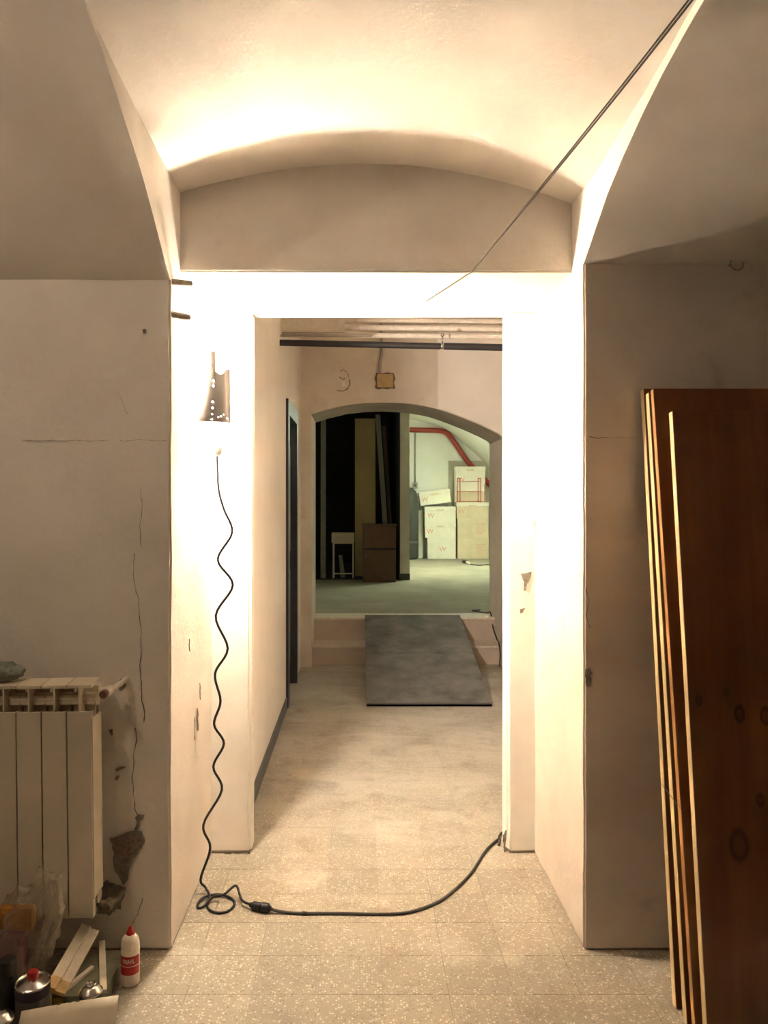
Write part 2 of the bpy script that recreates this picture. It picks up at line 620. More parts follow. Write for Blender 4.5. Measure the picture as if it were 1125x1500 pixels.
# vault of the near room
vs = MB()
ys = [YN - (YN - ROOM_Y0) * i / 120 for i in range(121)]
for xa, xb in ((ROOM_X0, XL), (XR, ROOM_X1)):
    cols = [xa + (xb - xa) * i / 16 for i in range(17)]
    vs.grid([[wob((x, y, V(x, y)), 0.005 if XL - .01 > x or x > XR + .01 else 0.002) for y in ys] for x in cols])


def ystar(x):
    y = YN
    while y > YM and V(x, y) < SV(x, y):
        y -= 0.004
    return y


xs = [XL + (XR - XL) * i / 40 for i in range(41)]
vs.grid([[(x, ystar(x) + (ROOM_Y0 - ystar(x)) * j / 60, V(x, ystar(x) + (ROOM_Y0 - ystar(x)) * j / 60)) for j in range(61)] for x in xs])
ceiling = struct(vs.build('ceiling', M['plaster_vault'], smooth=True), 'plastered barrel vault of the near room', 'ceiling')

# cross vault over the recess, with its two upright cheeks
rv = MB()
rv.grid([[wob((x, y_, SV(x, y_)), 0.003) for y_ in [YLN + 0.01 + (ystar(x) - YLN - 0.01) * j / 60 for j in range(61)]] for x in xs])
o = struct(rv.build('recess_vault', M['plaster_vault'], smooth=True), 'shallow arched vault lit brightly above the recess', 'ceiling')
ck = MB()
for X in (XL, XR):
    yy = [YC - .02, YB, 3.1, 2.9] + [YLN + 0.02 + (ystar(X) - YLN - 0.02) * j / 60 for j in range(61)]
    rows = []
    for k in range(7):
        row = []
        for y in yy:
            lo = V(X, min(y, YN)) if y < YN else H + (VL if X < 0 else VR)[0][1]
            hi = SV(X, y)
            lo = min(lo, hi)
            z = lo + (hi - lo) * k / 6
            row.append(wob((X, y, z), 0.002))
        rows.append(row)
    ck.grid(rows)
ck.build('cheek', M['plaster_recess'], parent=o, smooth=True)

# unseen rest of the near room
struct(MB().box(ROOM_X0 - .1, ROOM_X0, ROOM_Y0, YC, 0, 3.0).build('wall_left', M['plaster_rear']), 'side wall of the near room', 'wall')
struct(MB().box(ROOM_X1, ROOM_X1 + .1, ROOM_Y0, YC, 0, 3.0).build('wall_right', M['plaster_rear']), 'side wall of the near room behind the boards', 'wall')
struct(MB().box(ROOM_X0 - .1, ROOM_X1 + .1, ROOM_Y0 - .1, ROOM_Y0, 0, 3.0).build('wall_back', M['plaster_rear']), 'rear wall of the near room', 'wall')

# ---- floor: slab, single terrazzo tiles where they can be told apart, the rest joined
ZF = 0.388                     # upper floor level
floor = MB().box(ROOM_X0 - .1, ROOM_X1 + .1, ROOM_Y0 - .1, 7.2, -0.12, -0.0022).build('floor', M['grout'])
struct(floor, 'worn terrazzo tile floor dusted with plaster', 'floor')
T = 0.2
G = 0.0004


def tile_verts(cx, cy):
    h, i = T / 2 - G, T / 2 - G - 0.0008
    v = []
    for r, z in ((h, -0.0024), (h, -0.0010), (i, 0.0)):
        v += [(cx - r, cy - r, z), (cx + r, cy - r, z), (cx + r, cy + r, z), (cx - r, cy + r, z)]
    f = [(8, 9, 10, 11)]
    for a in (0, 4):
        for k in range(4):
            k2 = (k + 1) % 4
            f.append((a + k, a + k2, a + 4 + k2, a + 4 + k))
    return v, f


tm = MB().add(*tile_verts(0, 0)).mesh('tile', M['terrazzo'])
rest = MB()
OX, OY = 0.073, 2.35
rnd = random.Random(3)
for iy in range(-34, 25):
    for ix in range(-19, 20):
        cx, cy = OX + T * (ix + 0.5), OY + T * (iy + 0.5)
        if cx < ROOM_X0 or cx > ROOM_X1 or cy < ROOM_Y0 or cy > 7.15:
            continue
        seen = (2.2 < cy < 2.6 and -1.22 < cx < 1.15) or (2.6 < cy < 3.4 and XL - .1 < cx < XR + .1) or (3.4 <= cy < 6.1 and -.6 < cx < 1.35 * (cy / 7.0) + .12)
        if seen:
            o = bpy.data.objects.new('tile', tm)
            o.location = (cx, cy, rnd.uniform(-0.0005, 0.0003))
            COL.objects.link(o)
            o.parent = floor
        elif cy < 3.4 or (-.65 < cx < 1.6):
            rest.add(*tile_verts(cx, cy))
o = rest.build('tile_field', M['terrazzo'], parent=floor)
o['kind'] = 'stuff'

# ---- corridor
CXL, CXR, YA = -0.53, 1.45, 7.0     # side walls, arch wall plane
CZ = 3.35
d0, d1, dz = 5.65, 6.42, 2.19
cw = MB()
cw.box(CXL - .12, CXL, YC - 0.01, d0, 0, CZ)
cw.box(CXL - .12, CXL, d1, YA + .7, 0, CZ)
cw.box(CXL - .12, CXL, d0, d1, dz, CZ)
struct(cw.build('wall_corridor_left', M['plaster_corr']), 'smooth white corridor wall with the dark door', 'wall')
struct(MB().box(CXR, CXR + .12, YC - .01, YA + .7, 0, CZ).build('wall_corridor_right', M['plaster_lower']), 'corridor wall hidden behind the door pier', 'wall')
struct(MB().box(CXL - .12, CXR + .12, YC - .01, YA + .7, CZ, CZ + .1).build('ceiling_corridor', M['plaster_corr']), 'flat corridor ceiling above the pipes', 'ceiling')
struct(MB().box(CXL - .12, CXR + .12, YC - .03, YC, ZS + .02, CZ).build('wall_corridor_end', M['plaster_corr']), 'corridor side of the lintel wall', 'wall')
# baseboard
bb = MB()
bb.box(CXL, CXL + .012, YC + .005, d0 - .07, 0.0005, .085)
struct(bb.build('baseboard_left', M['base_dark'], bevel=0.003), 'dark grey skirting along the white corridor wall', 'skirting')
# the dark door
dr = empty('door_1', (CXL, d0, 0), 'dark blue-grey framed door in the white corridor wall', 'door')
dr['kind'] = 'structure'
MB().box(CXL - .08, CXL - .04, d0 + .05, d1 - .05, 0.004, dz - .05).build('door_leaf', M['door_dark'], dr, bevel=0.004)
fr = MB()
fr.box(CXL - .10, CXL + .018, d0 - .06, d0 + .05, 0.001, dz + .06)
fr.box(CXL - .10, CXL + .018, d1 - .05, d1 + .06, 0.001, dz + .06)
fr.box(CXL - .10, CXL + .018, d0 + .05, d1 - .05, dz - .05, dz + .06)
fr.build('door_frame', M['door_dark'], dr)
MB().box(CXL - .035, CXL - .028, d0 + .15, d1 - .15, 1.1, 1.95).build('door_panel', M['base_dark'], dr, bevel=0.002)
MB().box(CXL - .035, CXL - .028, d0 + .15, d1 - .15, .2, .95).build('door_panel', M['base_dark'], dr, bevel=0.002)
hd = MB().tube([(CXL - .04, d0 + .11, 1.02), (CXL + .0, d0 + .11, 1.02), (CXL + .0, d0 + .21, 1.02)], .008)
hd.build('door_handle', M['steel'], dr, smooth=True)

# arch wall
front = [(440, 612), (456, 607), (483, 599), (512, 593), (544, 590), (579, 590), (608, 592.5), (640, 599), (672, 610), (704, 623), (730, 636), (736, 640)]
AT = 0.69
prof = [(P(x, y, YA).x, P(x, y, YA).z) for x, y in front]
AX0, AX1 = prof[1][0], 1.30
prof = [p for p in prof if AX0 - 1e-6 <= p[0] < AX1] + [(AX1, P(738, 642, YA).z)]
dense = smoothpath([(x, 0, z) for x, z in prof], 4)
prof = [(p.x, p.z) for p in dense]
aw = MB()
aw.box(CXL - .05, AX0, YA, YA + AT, 0, CZ)
aw.box(AX1, 3.0, YA, YA + AT, 0, CZ)
aw.box(CXL - .6, CXL - .05, YA + .6, YA + AT, 0, CZ)
for (xa, za), (xb, zb) in zip(prof, prof[1:]):
    aw.add([(xa, YA, za), (xb, YA, zb), (xb, YA, CZ), (xa, YA, CZ), (xa, YA + AT, za), (xb, YA + AT, zb), (xb, YA + AT, CZ), (xa, YA + AT, CZ)],
           [(0, 1, 2, 3), (4, 7, 6, 5), (0, 4, 5, 1)])
arch = struct(aw.build('wall_arch', M['plaster_arch'], fix=False), 'stained plaster wall with the low wide arch', 'wall')
it = MB()
rows = []
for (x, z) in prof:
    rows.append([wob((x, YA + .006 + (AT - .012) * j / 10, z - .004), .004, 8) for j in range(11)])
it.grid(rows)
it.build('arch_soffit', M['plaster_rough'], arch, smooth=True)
# raised plaster field right of the upright seam
xs_ = P(641, 560, YA).x
poly = [(x, YA - .022, z + .006) for x, z in prof if x > xs_]
poly = [(xs_, YA - .022, interp([(a, b) for a, b in prof], xs_) + .006)] + poly + [(CXR - .01, YA - .022, prof[-1][1]), (CXR - .01, YA - .022, 3.2), (xs_, YA - .022, 3.2)]
MB().prism(poly, (0, .022, 0)).build('plaster_field', M['plaster_corr'], arch)
# steps and the upper floor
st = empty('floor_steps', (0.43, 7.1, 0), 'two stone steps up through the arch beside the ramp', 'steps')
st['kind'] = 'structure'
MB().box(AX0 - .02, AX1 + .02, 7.112, 7.42, 0.0, .150).build('riser', M['step'], st)
MB().box(AX0 - .02, AX1 + .02, 7.10, 7.42, .150, .172).build('tread', M['step_edge'], st, bevel=.004)
MB().box(AX0 - .02, AX1 + .02, 7.412, 7.60, .172, ZF - .022).build('riser', M['step'], st)
MB().box(AX0 - .02, AX1 + .02, 7.40, 7.70, ZF - .022, ZF).build('tread', M['step_edge'], st, bevel=.004)
FX0, FX1, FY = -0.95, 2.75, 15.5
up = MB()
up.box(FX0 - .9, FX1 + .1, 7.69, FY + .1, ZF - .1, ZF - .0005)
struct(up.build('floor_upper', M['far_floor']), 'greenish cement floor beyond the arch', 'floor')
struct(MB().box(FX0 - .1, FX0, 7.69, 10.95, ZF, 3.3).build('wall_hall_left', M['plaster_corr']), 'side wall of the far hall', 'wall')
struct(MB().box(FX1, FX1 + .1, 7.69, FY, ZF, 3.3).build('wall_store_right', M['green_wall']), 'side wall of the pale green store room', 'wall')
struct(MB().box(.60, FX1 + .1, FY, FY + .1, ZF, 3.4).build('wall_store_back', M['green_wall']), 'pale green back wall behind the stacked cartons', 'wall')
struct(MB().box(FX0 - .1, FX1 + .1, 7.69, 11.0, 3.3, 3.4).build('ceiling_hall', M['plaster_corr']), 'ceiling of the far hall', 'ceiling')
# store room vault
svp = [(.6, 1.70), (1.0, 1.66), (1.3, 1.60), (1.6, 1.51), (1.85, 1.38), (2.1, 1.16), (2.35, .95), (2.6, .68), (2.76, .45)]
svd = smoothpath([(x, 0, H + z) for x, z in svp], 4)
g = MB()
g.grid([[(p.x, y, p.z) for y in (10.97, 12, 13, 14, 15.5)] for p in svd])
struct(g.build('ceiling_store', M['green_wall'], smooth=True), 'white vault springing down over the store room', 'ceiling')
# partition column and wall between dark room and store room
pc = MB().box(.583, .718, 10.97, 11.4, ZF, 3.3).box(.583, .66, 11.4, FY, ZF, 3.3)
pcol = struct(pc.build('partition', M['plaster_arch']), 'grey plaster partition end between dark doorway and store room', 'wall')
MB().box(.573, .583, 10.965, 11.4, ZF + .001, 3.3).box(.578, .722, 10.962, 10.97, ZF + .001, ZF + .09).build('dark_edge', M['door_dark'], pcol)
# dark room: its lack of light is put into the black colour
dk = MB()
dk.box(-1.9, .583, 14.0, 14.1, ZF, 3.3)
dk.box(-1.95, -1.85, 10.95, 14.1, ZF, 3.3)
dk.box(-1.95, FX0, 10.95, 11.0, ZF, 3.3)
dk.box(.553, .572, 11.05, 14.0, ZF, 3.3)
struct(dk.build('wall_dark_room', M['unlit_black']), 'interior walls of the unlit room, coloured black for its darkness', 'wall')
struct(MB().box(-1.95, .6, 10.97, 14.1, 3.3, 3.4).build('ceiling_dark_room', M['unlit_black']), 'ceiling of the unlit room, coloured black for its darkness', 'ceiling')
struct(MB().box(-1.85, .55, 11.02, 14.0, ZF, ZF + .003).build('floor_dark_room', M['unlit_black']), 'floor of the unlit room, coloured black for its darkness', 'floor')


# ------------------------------------------------------------------ wear on the walls (cracks, scars, seams)
def ribbon(pts, wd, off, mat, name, parent):
    """thin crack lying on a wall; off = vector off the wall"""
    pts = [Vector(p) for p in pts]
    fine = []
    for a, b in zip(pts, pts[1:]):
        n = max(2, int((b - a).length / 0.012))
        for i in range(n):
            p = a + (b - a) * i / n
            fine.append(p + Vector((random.uniform(-1, 1), 0, random.uniform(-1, 1))) * 0.0022)
    fine.append(pts[-1])
    off = Vector(off)
    nn = off.normalized()
    m = MB()
    L, R = [], []
    for i, p in enumerate(fine):
        t = (fine[min(i + 1, len(fine) - 1)] - fine[max(i - 1, 0)]).normalized()
        s = t.cross(nn) * wd * random.uniform(0.4, 1.0) * 0.5
        L.append(p + off + s)
        R.append(p + off - s)
    m.grid([L, R])
    return m.build(name, mat, parent, fix=False)


def blotch(pts, off, mat, name, parent, jit=0.004):
    """irregular chipped patch: outline given, jittered"""
    pts = [Vector(p) for p in pts]
    nn = Vector(off).normalized()
    ring = []
    for a, b in zip(pts, pts[1:] + pts[:1]):
        n = max(2, int((b - a).length / 0.01))
        for i in range(n):
            p = a + (b - a) * i / n
            j = Vector((random.uniform(-1, 1), random.uniform(-1, 1), random.uniform(-1, 1))) * jit
            ring.append(p + j - nn * j.dot(nn) + Vector(off))
    return MB().prism(ring, -Vector(off) * 0.9).build(name, mat, parent)


W = lambda x, y: P(x, y, YN - 0.003)
OFF = (0, -.002, 0)
ribbon([W(x, y) for x, y in ((207, 950), (206, 975), (207, 1000), (207, 1020), (212, 1040), (211, 1058))], .004, OFF, M['crack'], 'crack', wall_left_front)
ribbon([W(x, y) for x, y in ((207, 715), (208, 745), (205, 775), (207, 800))], .002, OFF, M['crack'], 'crack', wall_left_front)
ribbon([W(x, y) for x, y in ((197, 810), (196, 850), (203, 880), (207, 920), (207, 950))], .0025, OFF, M['crack'], 'crack', wall_left_front)
ribbon([W(x, y) for x, y in ((198, 1065), (200, 1085), (196, 1110), (194, 1140), (196, 1165), (198, 1185), (203, 1197))], .0035, OFF, M['crack'], 'crack', wall_left_front)
ribbon([W(x, y) for x, y in ((209, 1315), (203, 1338), (196, 1350), (190, 1362))], .003, OFF, M['crack'], 'crack', wall_left_front)
ribbon([W(x, y) for x, y in ((33, 645), (90, 646), (160, 645))], .003, OFF, M['seam'], 'seam', wall_left_front)
ribbon([W(x, y) for x, y in ((175, 646), (205, 644), (246, 646))], .002, OFF, M['seam'], 'seam', wall_left_front)
ribbon([W(x, y) for x, y in ((174, 574), (180, 590), (187, 606))], .002, OFF, M['seam'], 'seam', wall_left_front)
ribbon([W(x, y) for x, y in ((864, 640), (876, 642), (892, 640))], .003, OFF, M['crack'], 'crack', wall_right_front)
ribbon([W(x, y) for x, y in ((892, 641), (930, 641))], .0018, OFF, M['seam'], 'seam', wall_right_front)
# peeled plaster beside the radiator
blotch([W(x, y) for x, y in ((161, 1227), (171, 1228), (183, 1221), (196, 1217), (208, 1219), (211, 1229), (207, 1241), (199, 1254), (192, 1268), (187, 1288), (181, 1296), (175, 1285), (166, 1271), (165, 1262), (168, 1250))],
       OFF, M['scar'], 'peeled_plaster', wall_left_front, .003)
blotch([W(x, y) for x, y in ((163, 1228), (183, 1222), (208, 1220), (209, 1232), (199, 1250), (186, 1256), (168, 1250))], (0, -.003, 0), M['scar_brown'], 'peeled_plaster', wall_left_front, .003)
blotch([W(x, y) for x, y in ((198, 1196), (204, 1193), (212, 1194), (206, 1203), (203, 1215), (197, 1216), (200, 1205))], OFF, M['scar'], 'peeled_plaster', wall_left_front, .002)
blotch([W(x, y) for x, y in ((160, 1069), (165, 1067), (166, 1076), (163, 1079))], OFF, M['scar_brown'], 'peeled_plaster', wall_left_front, .002)
blotch([W(x, y) for x, y in ((168, 1126), (184, 1122), (184, 1125), (172, 1130))], OFF, M['scar_brown'], 'peeled_plaster', wall_left_front, .002)
blotch([W(x, y) for x, y in ((169, 1137), (175, 1136), (173, 1143), (168, 1142))], OFF, M['scar_brown'], 'peeled_plaster', wall_left_front, .002)
blotch([W(x, y) for x, y in ((172, 1000), (178, 994), (185, 998), (183, 1008), (176, 1013))], OFF, M['scar'], 'peeled_plaster', wall_left_front, .002)
blotch([W(x, y) for x, y in ((140, 1303), (156, 1290), (176, 1298), (184, 1310), (176, 1330), (160, 1340), (143, 1336))], OFF, M['scar'], 'peeled_plaster', wall_left_front, .004)
blotch([W(x, y) for x, y in ((209, 483), (213, 482), (214, 487), (210, 488))], OFF, M['scar_brown'], 'peeled_plaster', wall_left_front, .001)
WA = lambda x, y: P(x, y, YA - .002)
ribbon([WA(x, y) for x, y in ((498, 545), (503, 541), (509, 546), (511, 553))], .012, OFF, M['seam'], 'flaked_plaster', arch)
ribbon([WA(x, y) for x, y in ((512, 556), (513, 563), (509, 570), (502, 573), (493, 572))], .014, OFF, M['scar_brown'], 'flaked_plaster', arch)
ribbon([WA(x, y) for x, y in ((497, 552), (502, 556), (506, 554))], .012, OFF, M['scar_brown'], 'flaked_plaster', arch)
blotch([WA(x, y) for x, y in ((500, 560), (507, 559), (508, 566), (501, 567))], OFF, M['plaster_corr'], 'flaked_plaster', arch, .01)
# scars on the recess faces
CKL = lambda d, y: Vector((XL, d, H + (CY - y) * d / F))
for d_, ya, yb, wd in ((2.98, 1038, 1072, .022), (3.03, 1000, 1025, .010), (2.93, 1050, 1085, .008), (2.84, 935, 955, .010)):
    za, zb = H + (CY - ya) * d_ / F, H + (CY - yb) * d_ / F
    blotch([(XL + .004, d_, za), (XL + .004, d_ + wd, za - .02), (XL + .004, d_ + wd * .6, (za + zb) / 2), (XL + .004, d_ + wd, zb), (XL + .004, d_ + wd * .3, zb), (XL + .004, d_ - wd * .2, (za + zb) / 2)],
           (.002, 0, 0), M['scar_brown'], 'chipped_plaster', wall_left_front, .003)
Wp = lambda x, y: P(x, y, YB - .004)
blotch([Wp(x, y) for x, y in ((762, 840), (779, 838), (777, 848), (772, 856), (771, 866), (767, 865), (768, 852))], OFF, M['scar'], 'chipped_plaster', pier_r, .002)
blotch([Wp(x, y) for x, y in ((762, 892), (769, 890), (766, 897), (762, 899))], OFF, M['scar_brown'], 'chipped_plaster', pier_r, .002)
blotch([Wp(x, y) for x, y in ((783, 758), (786, 756), (786, 795), (784, 797))], (0, -.004, 0), M['scar_brown'], 'chipped_plaster', pier_r, .002)
blotch([Wp(x, y) for x, y in ((736, 1224), (742, 1215), (741, 1240), (748, 1246), (738, 1248))], OFF, M['scar'], 'chipped_plaster', pier_r, .002)
blotch([Wp(x, y) for x, y in ((308, 1252), (330, 1250), (360, 1251), (366, 1247), (366, 1256), (308, 1256))], OFF, M['scar'], 'chipped_plaster', pier_l, .0025)
blotch([W(x, y) for x, y in ((858, 980), (864, 978), (868, 984), (864, 990), (867, 998), (862, 1008), (858, 1005))], OFF, M['scar'], 'chipped_plaster', wall_right_front, .003)
ribbon([W(x, y) for x, y in ((858, 860), (862, 880), (859, 900), (864, 920))], .006, OFF, M['seam'], 'crack', wall_right_front)
blotch([W(x, y) for x, y in ((205, 1399), (228, 1394), (247, 1397), (247, 1401), (206, 1402))], OFF, M['scar_brown'], 'chipped_plaster', wall_left_front, .002)

# ------------------------------------------------------------------ the work lamp
LX, LY, LZ = -0.552, 2.965, H + 0.425       # bulb centre
lamp = empty('work_lamp', (LX, LY, LZ - .25), 'hanging inspection lamp with perforated metal shield and wavy black cord', 'lamp')
# bulb
bl = MB().lathe([(.004, -.072), (.018, -.068), (.029, -.055), (.034, -.03), (.034, .028), (.030, .043), (.019, .051), (.003, .054)], (LX, LY, LZ), 16)
bl.build('bulb', M['bulb'], lamp, smooth=True)
# shield: curved perforated sheet between bulb and room
sm = MB()
ax = math.radians(-78)
R_ = 0.056
cxs, cys = LX, LY
nx, nz = 40, 52
zt, zb_ = H + .494, H + .300
holes = set()
for k in (6, 11, 16, 32, 38, 44, 49):
    holes.add((14, k))
for k in (20, 23, 26):
    holes.add((k, 46 - (k - 20) // 2))
holes.add((31, 47))
TOPS = [(-145, .014), (-95, .012), (-80, .0), (-64, -.012), (-50, -.008), (-35, .010), (0, .018)]
vsn, fsn = [], []
for j in range(nz + 1):
    t = j / nz
    z = zt + (zb_ - zt) * t
    a_lo = math.radians(-132 - 10 * t)
    a_hi = math.radians(-2)
    for i in range(nx + 1):
        u = i / nx
        a = a_lo + (a_hi - a_lo) * u
        rr = R_ * (1 + .05 * t) * (1 + (0.10 + 0.55 * t) * max(0, .5 - u) * 2 * .9)
        sh_ = interp(TOPS, math.degrees(a)) * (1 - t)
        vsn.append((cxs + rr * math.cos(a), cys + rr * math.sin(a), z + sh_))
for j in range(nz):
    for i in range(nx):
        if (i, j) in holes:
            continue
        fsn.append((j * (nx + 1) + i, j * (nx + 1) + i + 1, (j + 1) * (nx + 1) + i + 1, (j + 1) * (nx + 1) + i))
sm.add(vsn, fsn)
sh = sm.build('shield', M['shield'], lamp, smooth=True)
so = sh.modifiers.new('thickness', 'SOLIDIFY')
so.thickness = 0.0012
# hook strip rising from the shield, handle below, socket
a0 = math.radians(-88)
hx, hy = cxs + R_ * math.cos(a0), cys + R_ * math.sin(a0)
hk = MB()
hk.box(hx - .009, hx + .009, hy - .003, hy + .003, zt - .03, zt + .075)
hk.tube(smoothpath([(hx, hy, zt + .07), (hx, hy, zt + .12), (hx - .005, hy + .01, zt + .15), (hx - .03, hy + .03, zt + .165), (hx - .05, hy + .04, zt + .15), (hx - .055, hy + .04, zt + .12)]), .0035)
hk.build('hook', M['steel'], lamp, smooth=True, auto=40)
hb = (LX + .006, LY)
tag(MB().tube([(XL - .01, hy + .04, zt + .158), (XL + .045, hy + .04, zt + .160), (XL + .047, hy + .04, zt + .160), (XL + .049, hy + .04, zt + .160)], [.003, .003, .006, .006], 8).build('wall_nail', M['rust'], None, smooth=True), 'nail in the recess wall holding the lamp hook', 'nail')
MB().lathe([(.012, -.074), (.019, -.072), (.020, -.08), (.017, -.09), (.021, -.10), (.021, -.12), (.017, -.13), (.019, -.19), (.021, -.225), (.018, -.24), (.008, -.25)], (hb[0], hb[1], LZ), 16).build('handle', M['handle'], lamp, smooth=True)
wire = MB()
for k in range(5):
    a = ax + PI / 2 + 0.3 + k * (PI - .6) / 4
    wire.tube(smoothpath([(LX + .02 * math.cos(a), LY + .02 * math.sin(a), LZ - .05), (LX + .05 * math.cos(a), LY + .05 * math.sin(a), LZ), (LX + .045 * math.cos(a), LY + .045 * math.sin(a), LZ + .05), (LX, LY, LZ + .07)], 4), .0012, 5)
wire.build('cage', M['steel'], lamp, smooth=True)
# the cord
dC = 2.95
cpx = [(318, 690), (322, 722), (328, 746), (340, 780), (319, 820), (341, 857), (316, 902), (333.5, 950), (315, 987), (323, 1027), (313.6, 1061), (328, 1089), (312.5, 1123), (325, 1157), (298, 1208), (308, 1242), (294, 1287), (301, 1300)]
cp = [Vector((hb[0], hb[1], LZ - .245))] + [P(x, y, dC) for x, y in cpx[1:]]
cp[1] = P(320, 715, dC)
r = .0048
cp += [FL(307, 1313, .022), FL(300, 1326, r), FL(291, 1330, r), FL(290, 1324, r), FL(300, 1314, r + .006), FL(322, 1310, r + .006), FL(340, 1317, r), FL(343, 1326, r), FL(333, 1335, r), FL(318, 1337, r),
       FL(306, 1332, r), FL(304, 1324, r), FL(312, 1314, r + .012), FL(328, 1310, .028), P(345, 1297, 2.93), P(351, 1310, 2.90), FL(356, 1320, .02), FL(368, 1325, .016)]
MB().tube(smoothpath(cp, 6), r, 8).build('cord', M['black'], lamp, smooth=True)
pl = MB()
p0, p1 = FL(366, 1325, .016), FL(383, 1329, .016)
pl.tube([p0, p0 + (p1 - p0) * .25, p0 + (p1 - p0) * .3, p1], [.008, .012, .0155, .0155], 12)
pl.build('plug', M['black'], lamp, smooth=True, auto=40)

# extension cord
ex = empty('extension_cord', FL(395, 1331), 'black extension cord running over the terrazzo to the door pier', 'cord')
q0, q1 = p1 + Vector((.002, 0, .001)), FL(397, 1331, .016)
MB().tube([q0, q0 + (q1 - q0) * .7, q0 + (q1 - q0) * .75, q1], [.0175, .0165, .013, .008], 12).build('socket', M['black'], ex, smooth=True, auto=40)
r2 = .0055
ep = [q1, FL(405, 1334, .010), FL(425, 1337, r2), FL(446, 1338, r2), FL(500, 1338, r2), FL(560, 1339, r2), FL(600, 1336, r2), FL(640, 1322, r2), (FL(665, 1304, r2)), FL(690, 1279, r2), FL(712, 1246, r2), FL(731, 1229, r2),
      Vector((.610, 3.36, r2)), Vector((.66, 3.50, r2)), Vector((.9, 3.62, r2)), Vector((1.3, 3.60, r2))]
MB().tube(smoothpath(ep, 6), r2, 8).build('cable', M['cord_grey'], ex, smooth=True)
MB().tube([FL(443, 1337.5, .006), FL(449, 1338.5, .006)], .0075, 8).build('tape_wrap', M['black'], ex, smooth=True)

# pipe stubs in the cheek beside the near wall
for i, (y_, lab) in enumerate(((413, 'short rusty pipe stub in the recess wall, the upper one near the lintel'), (460, 'short rusty pipe stub in the recess wall, the lower one above the lamp'))):
    a = P(250, y_, 2.60)
    a.x = XL - .01
    b = P(280 - 3 * i, y_ + 3 + i * 2, 2.66)
    m = MB().tube([a, a + (b - a) * .6, b], [.0125, .0125, .011], 12)
    tag(m.build('pipe_stub', M['rust'], None, smooth=True, auto=40), lab, 'pipe', 'pipe stubs in the recess wall')

# overhead wires: a loose pair of cables
ow = empty('overhead_cable', (.395, YLN, ZS), 'loose pair of dark cables strung from vault to lintel', 'cable')
A_ = Vector((.392, YLN - .006, ZS - .004))
B_ = P(995, 0, 1.6)
C_ = A_ + (B_ - A_) * 1.93
E_ = Vector((.27, 3.10, ZS - .004))
for s in (-1, 1):
    pts = []
    for i in range(41):
        t = i / 40
        p = C_ + (A_ - C_) * t
        k = 0.0048 * (1 - .7 * t)
        ph = .5 + t * 3.3 + (0 if s > 0 else PI)
        p = p + Vector((k * math.cos(ph), 0, k * math.sin(ph)))
        p.z -= 0.03 * math.sin(PI * t)
        pts.append(p)
    if s > 0:
        pts += [A_ + Vector((-.01, .02, -.001)), A_ + (E_ - A_) * .5, E_]
    MB().tube(pts, .0022 if s > 0 else .0026, 6).build('cable_strand', M['cord_grey'], ow, smooth=True)
MB().tube([C_ + Vector((0, 0, -.02)), Vector((C_.x, C_.y, V(C_.x, C_.y) + .01))], .004, 6).build('hook', M['rust'], ow, smooth=True)

# small wire ring on the near wall
rg = MB()
c = P(1078, 388, YN - .012)
rg.tube([c + Vector((.021 * math.cos(a), -.006 + .006 * math.sin(a), .021 * math.sin(a))) for a in [2.2 + i * 4.6 / 18 for i in range(19)]], .0022, 6)
rg.tube([c + Vector((-.021, .0, .0)), c + Vector((-.021, .02, .0))], .002, 5)
tag(rg.build('wire_ring', M['rust'], None, smooth=True), 'thin wire ring hanging on the wall above the boards', 'ring')

# ------------------------------------------------------------------ boards leaning at the right
def board(x0, x1, yb, yt, height, th, face, edge, label):
    """yb/yt: depth of front face at floor / at the top edge"""
    a = math.atan2(yt - yb, height)
    L = height / math.cos(a)
    o = empty('wooden_board', (x0, yb, 0), label, 'board', 'boards leaning on the wall')
    o.rotation_euler = (-a, 0, 0)
    e = MB().box(.0018, x1 - x0, .0, th, 0.0 + th * math.sin(a), L)
    bo = e.build('panel', face, None, bevel=.001)
    s = MB().box(0, .002, .0005, th - .0005, 0.001 + th * math.sin(a), L - .001)
    s2 = s.build('edge_band', edge, None)
    for q in (bo, s2):
        q.parent = o
    return o


board(.935, 1.86, 2.275, 2.538, 1.872, .026, M['board_mid'], M['edge_light'], 'wooden board leaning rearmost against the wall, pale left edge')
board(.938, 1.84, 2.207, 2.500, 1.855, .026, M['board_mid'], M['edge_light'], 'second wooden board from the wall, pale yellow left edge')
board(.940, 1.90, 2.153, 2.466, 1.862, .022, M['board_mid'], M['edge_red'], 'third wooden board from the wall, reddish left edge')
board(.957, 1.95, 2.117, 2.358, 1.778, .026, M['board_dark'], M['edge_light'], 'front glossy brown knotted plywood board, shortest of the leaning boards')
# nail/wire hooked over the edges
c = P(974, 1151, 2.36)
c.x = .929
tag(MB().tube([c + Vector((0, .02, .003)), c + Vector((.001, -.05, -.008)), c + Vector((.002, -.13, -.02))], .0012, 5).build('wire_tie', M['rust'], None, smooth=True), 'thin yellowish wire across the board edges', 'wire')

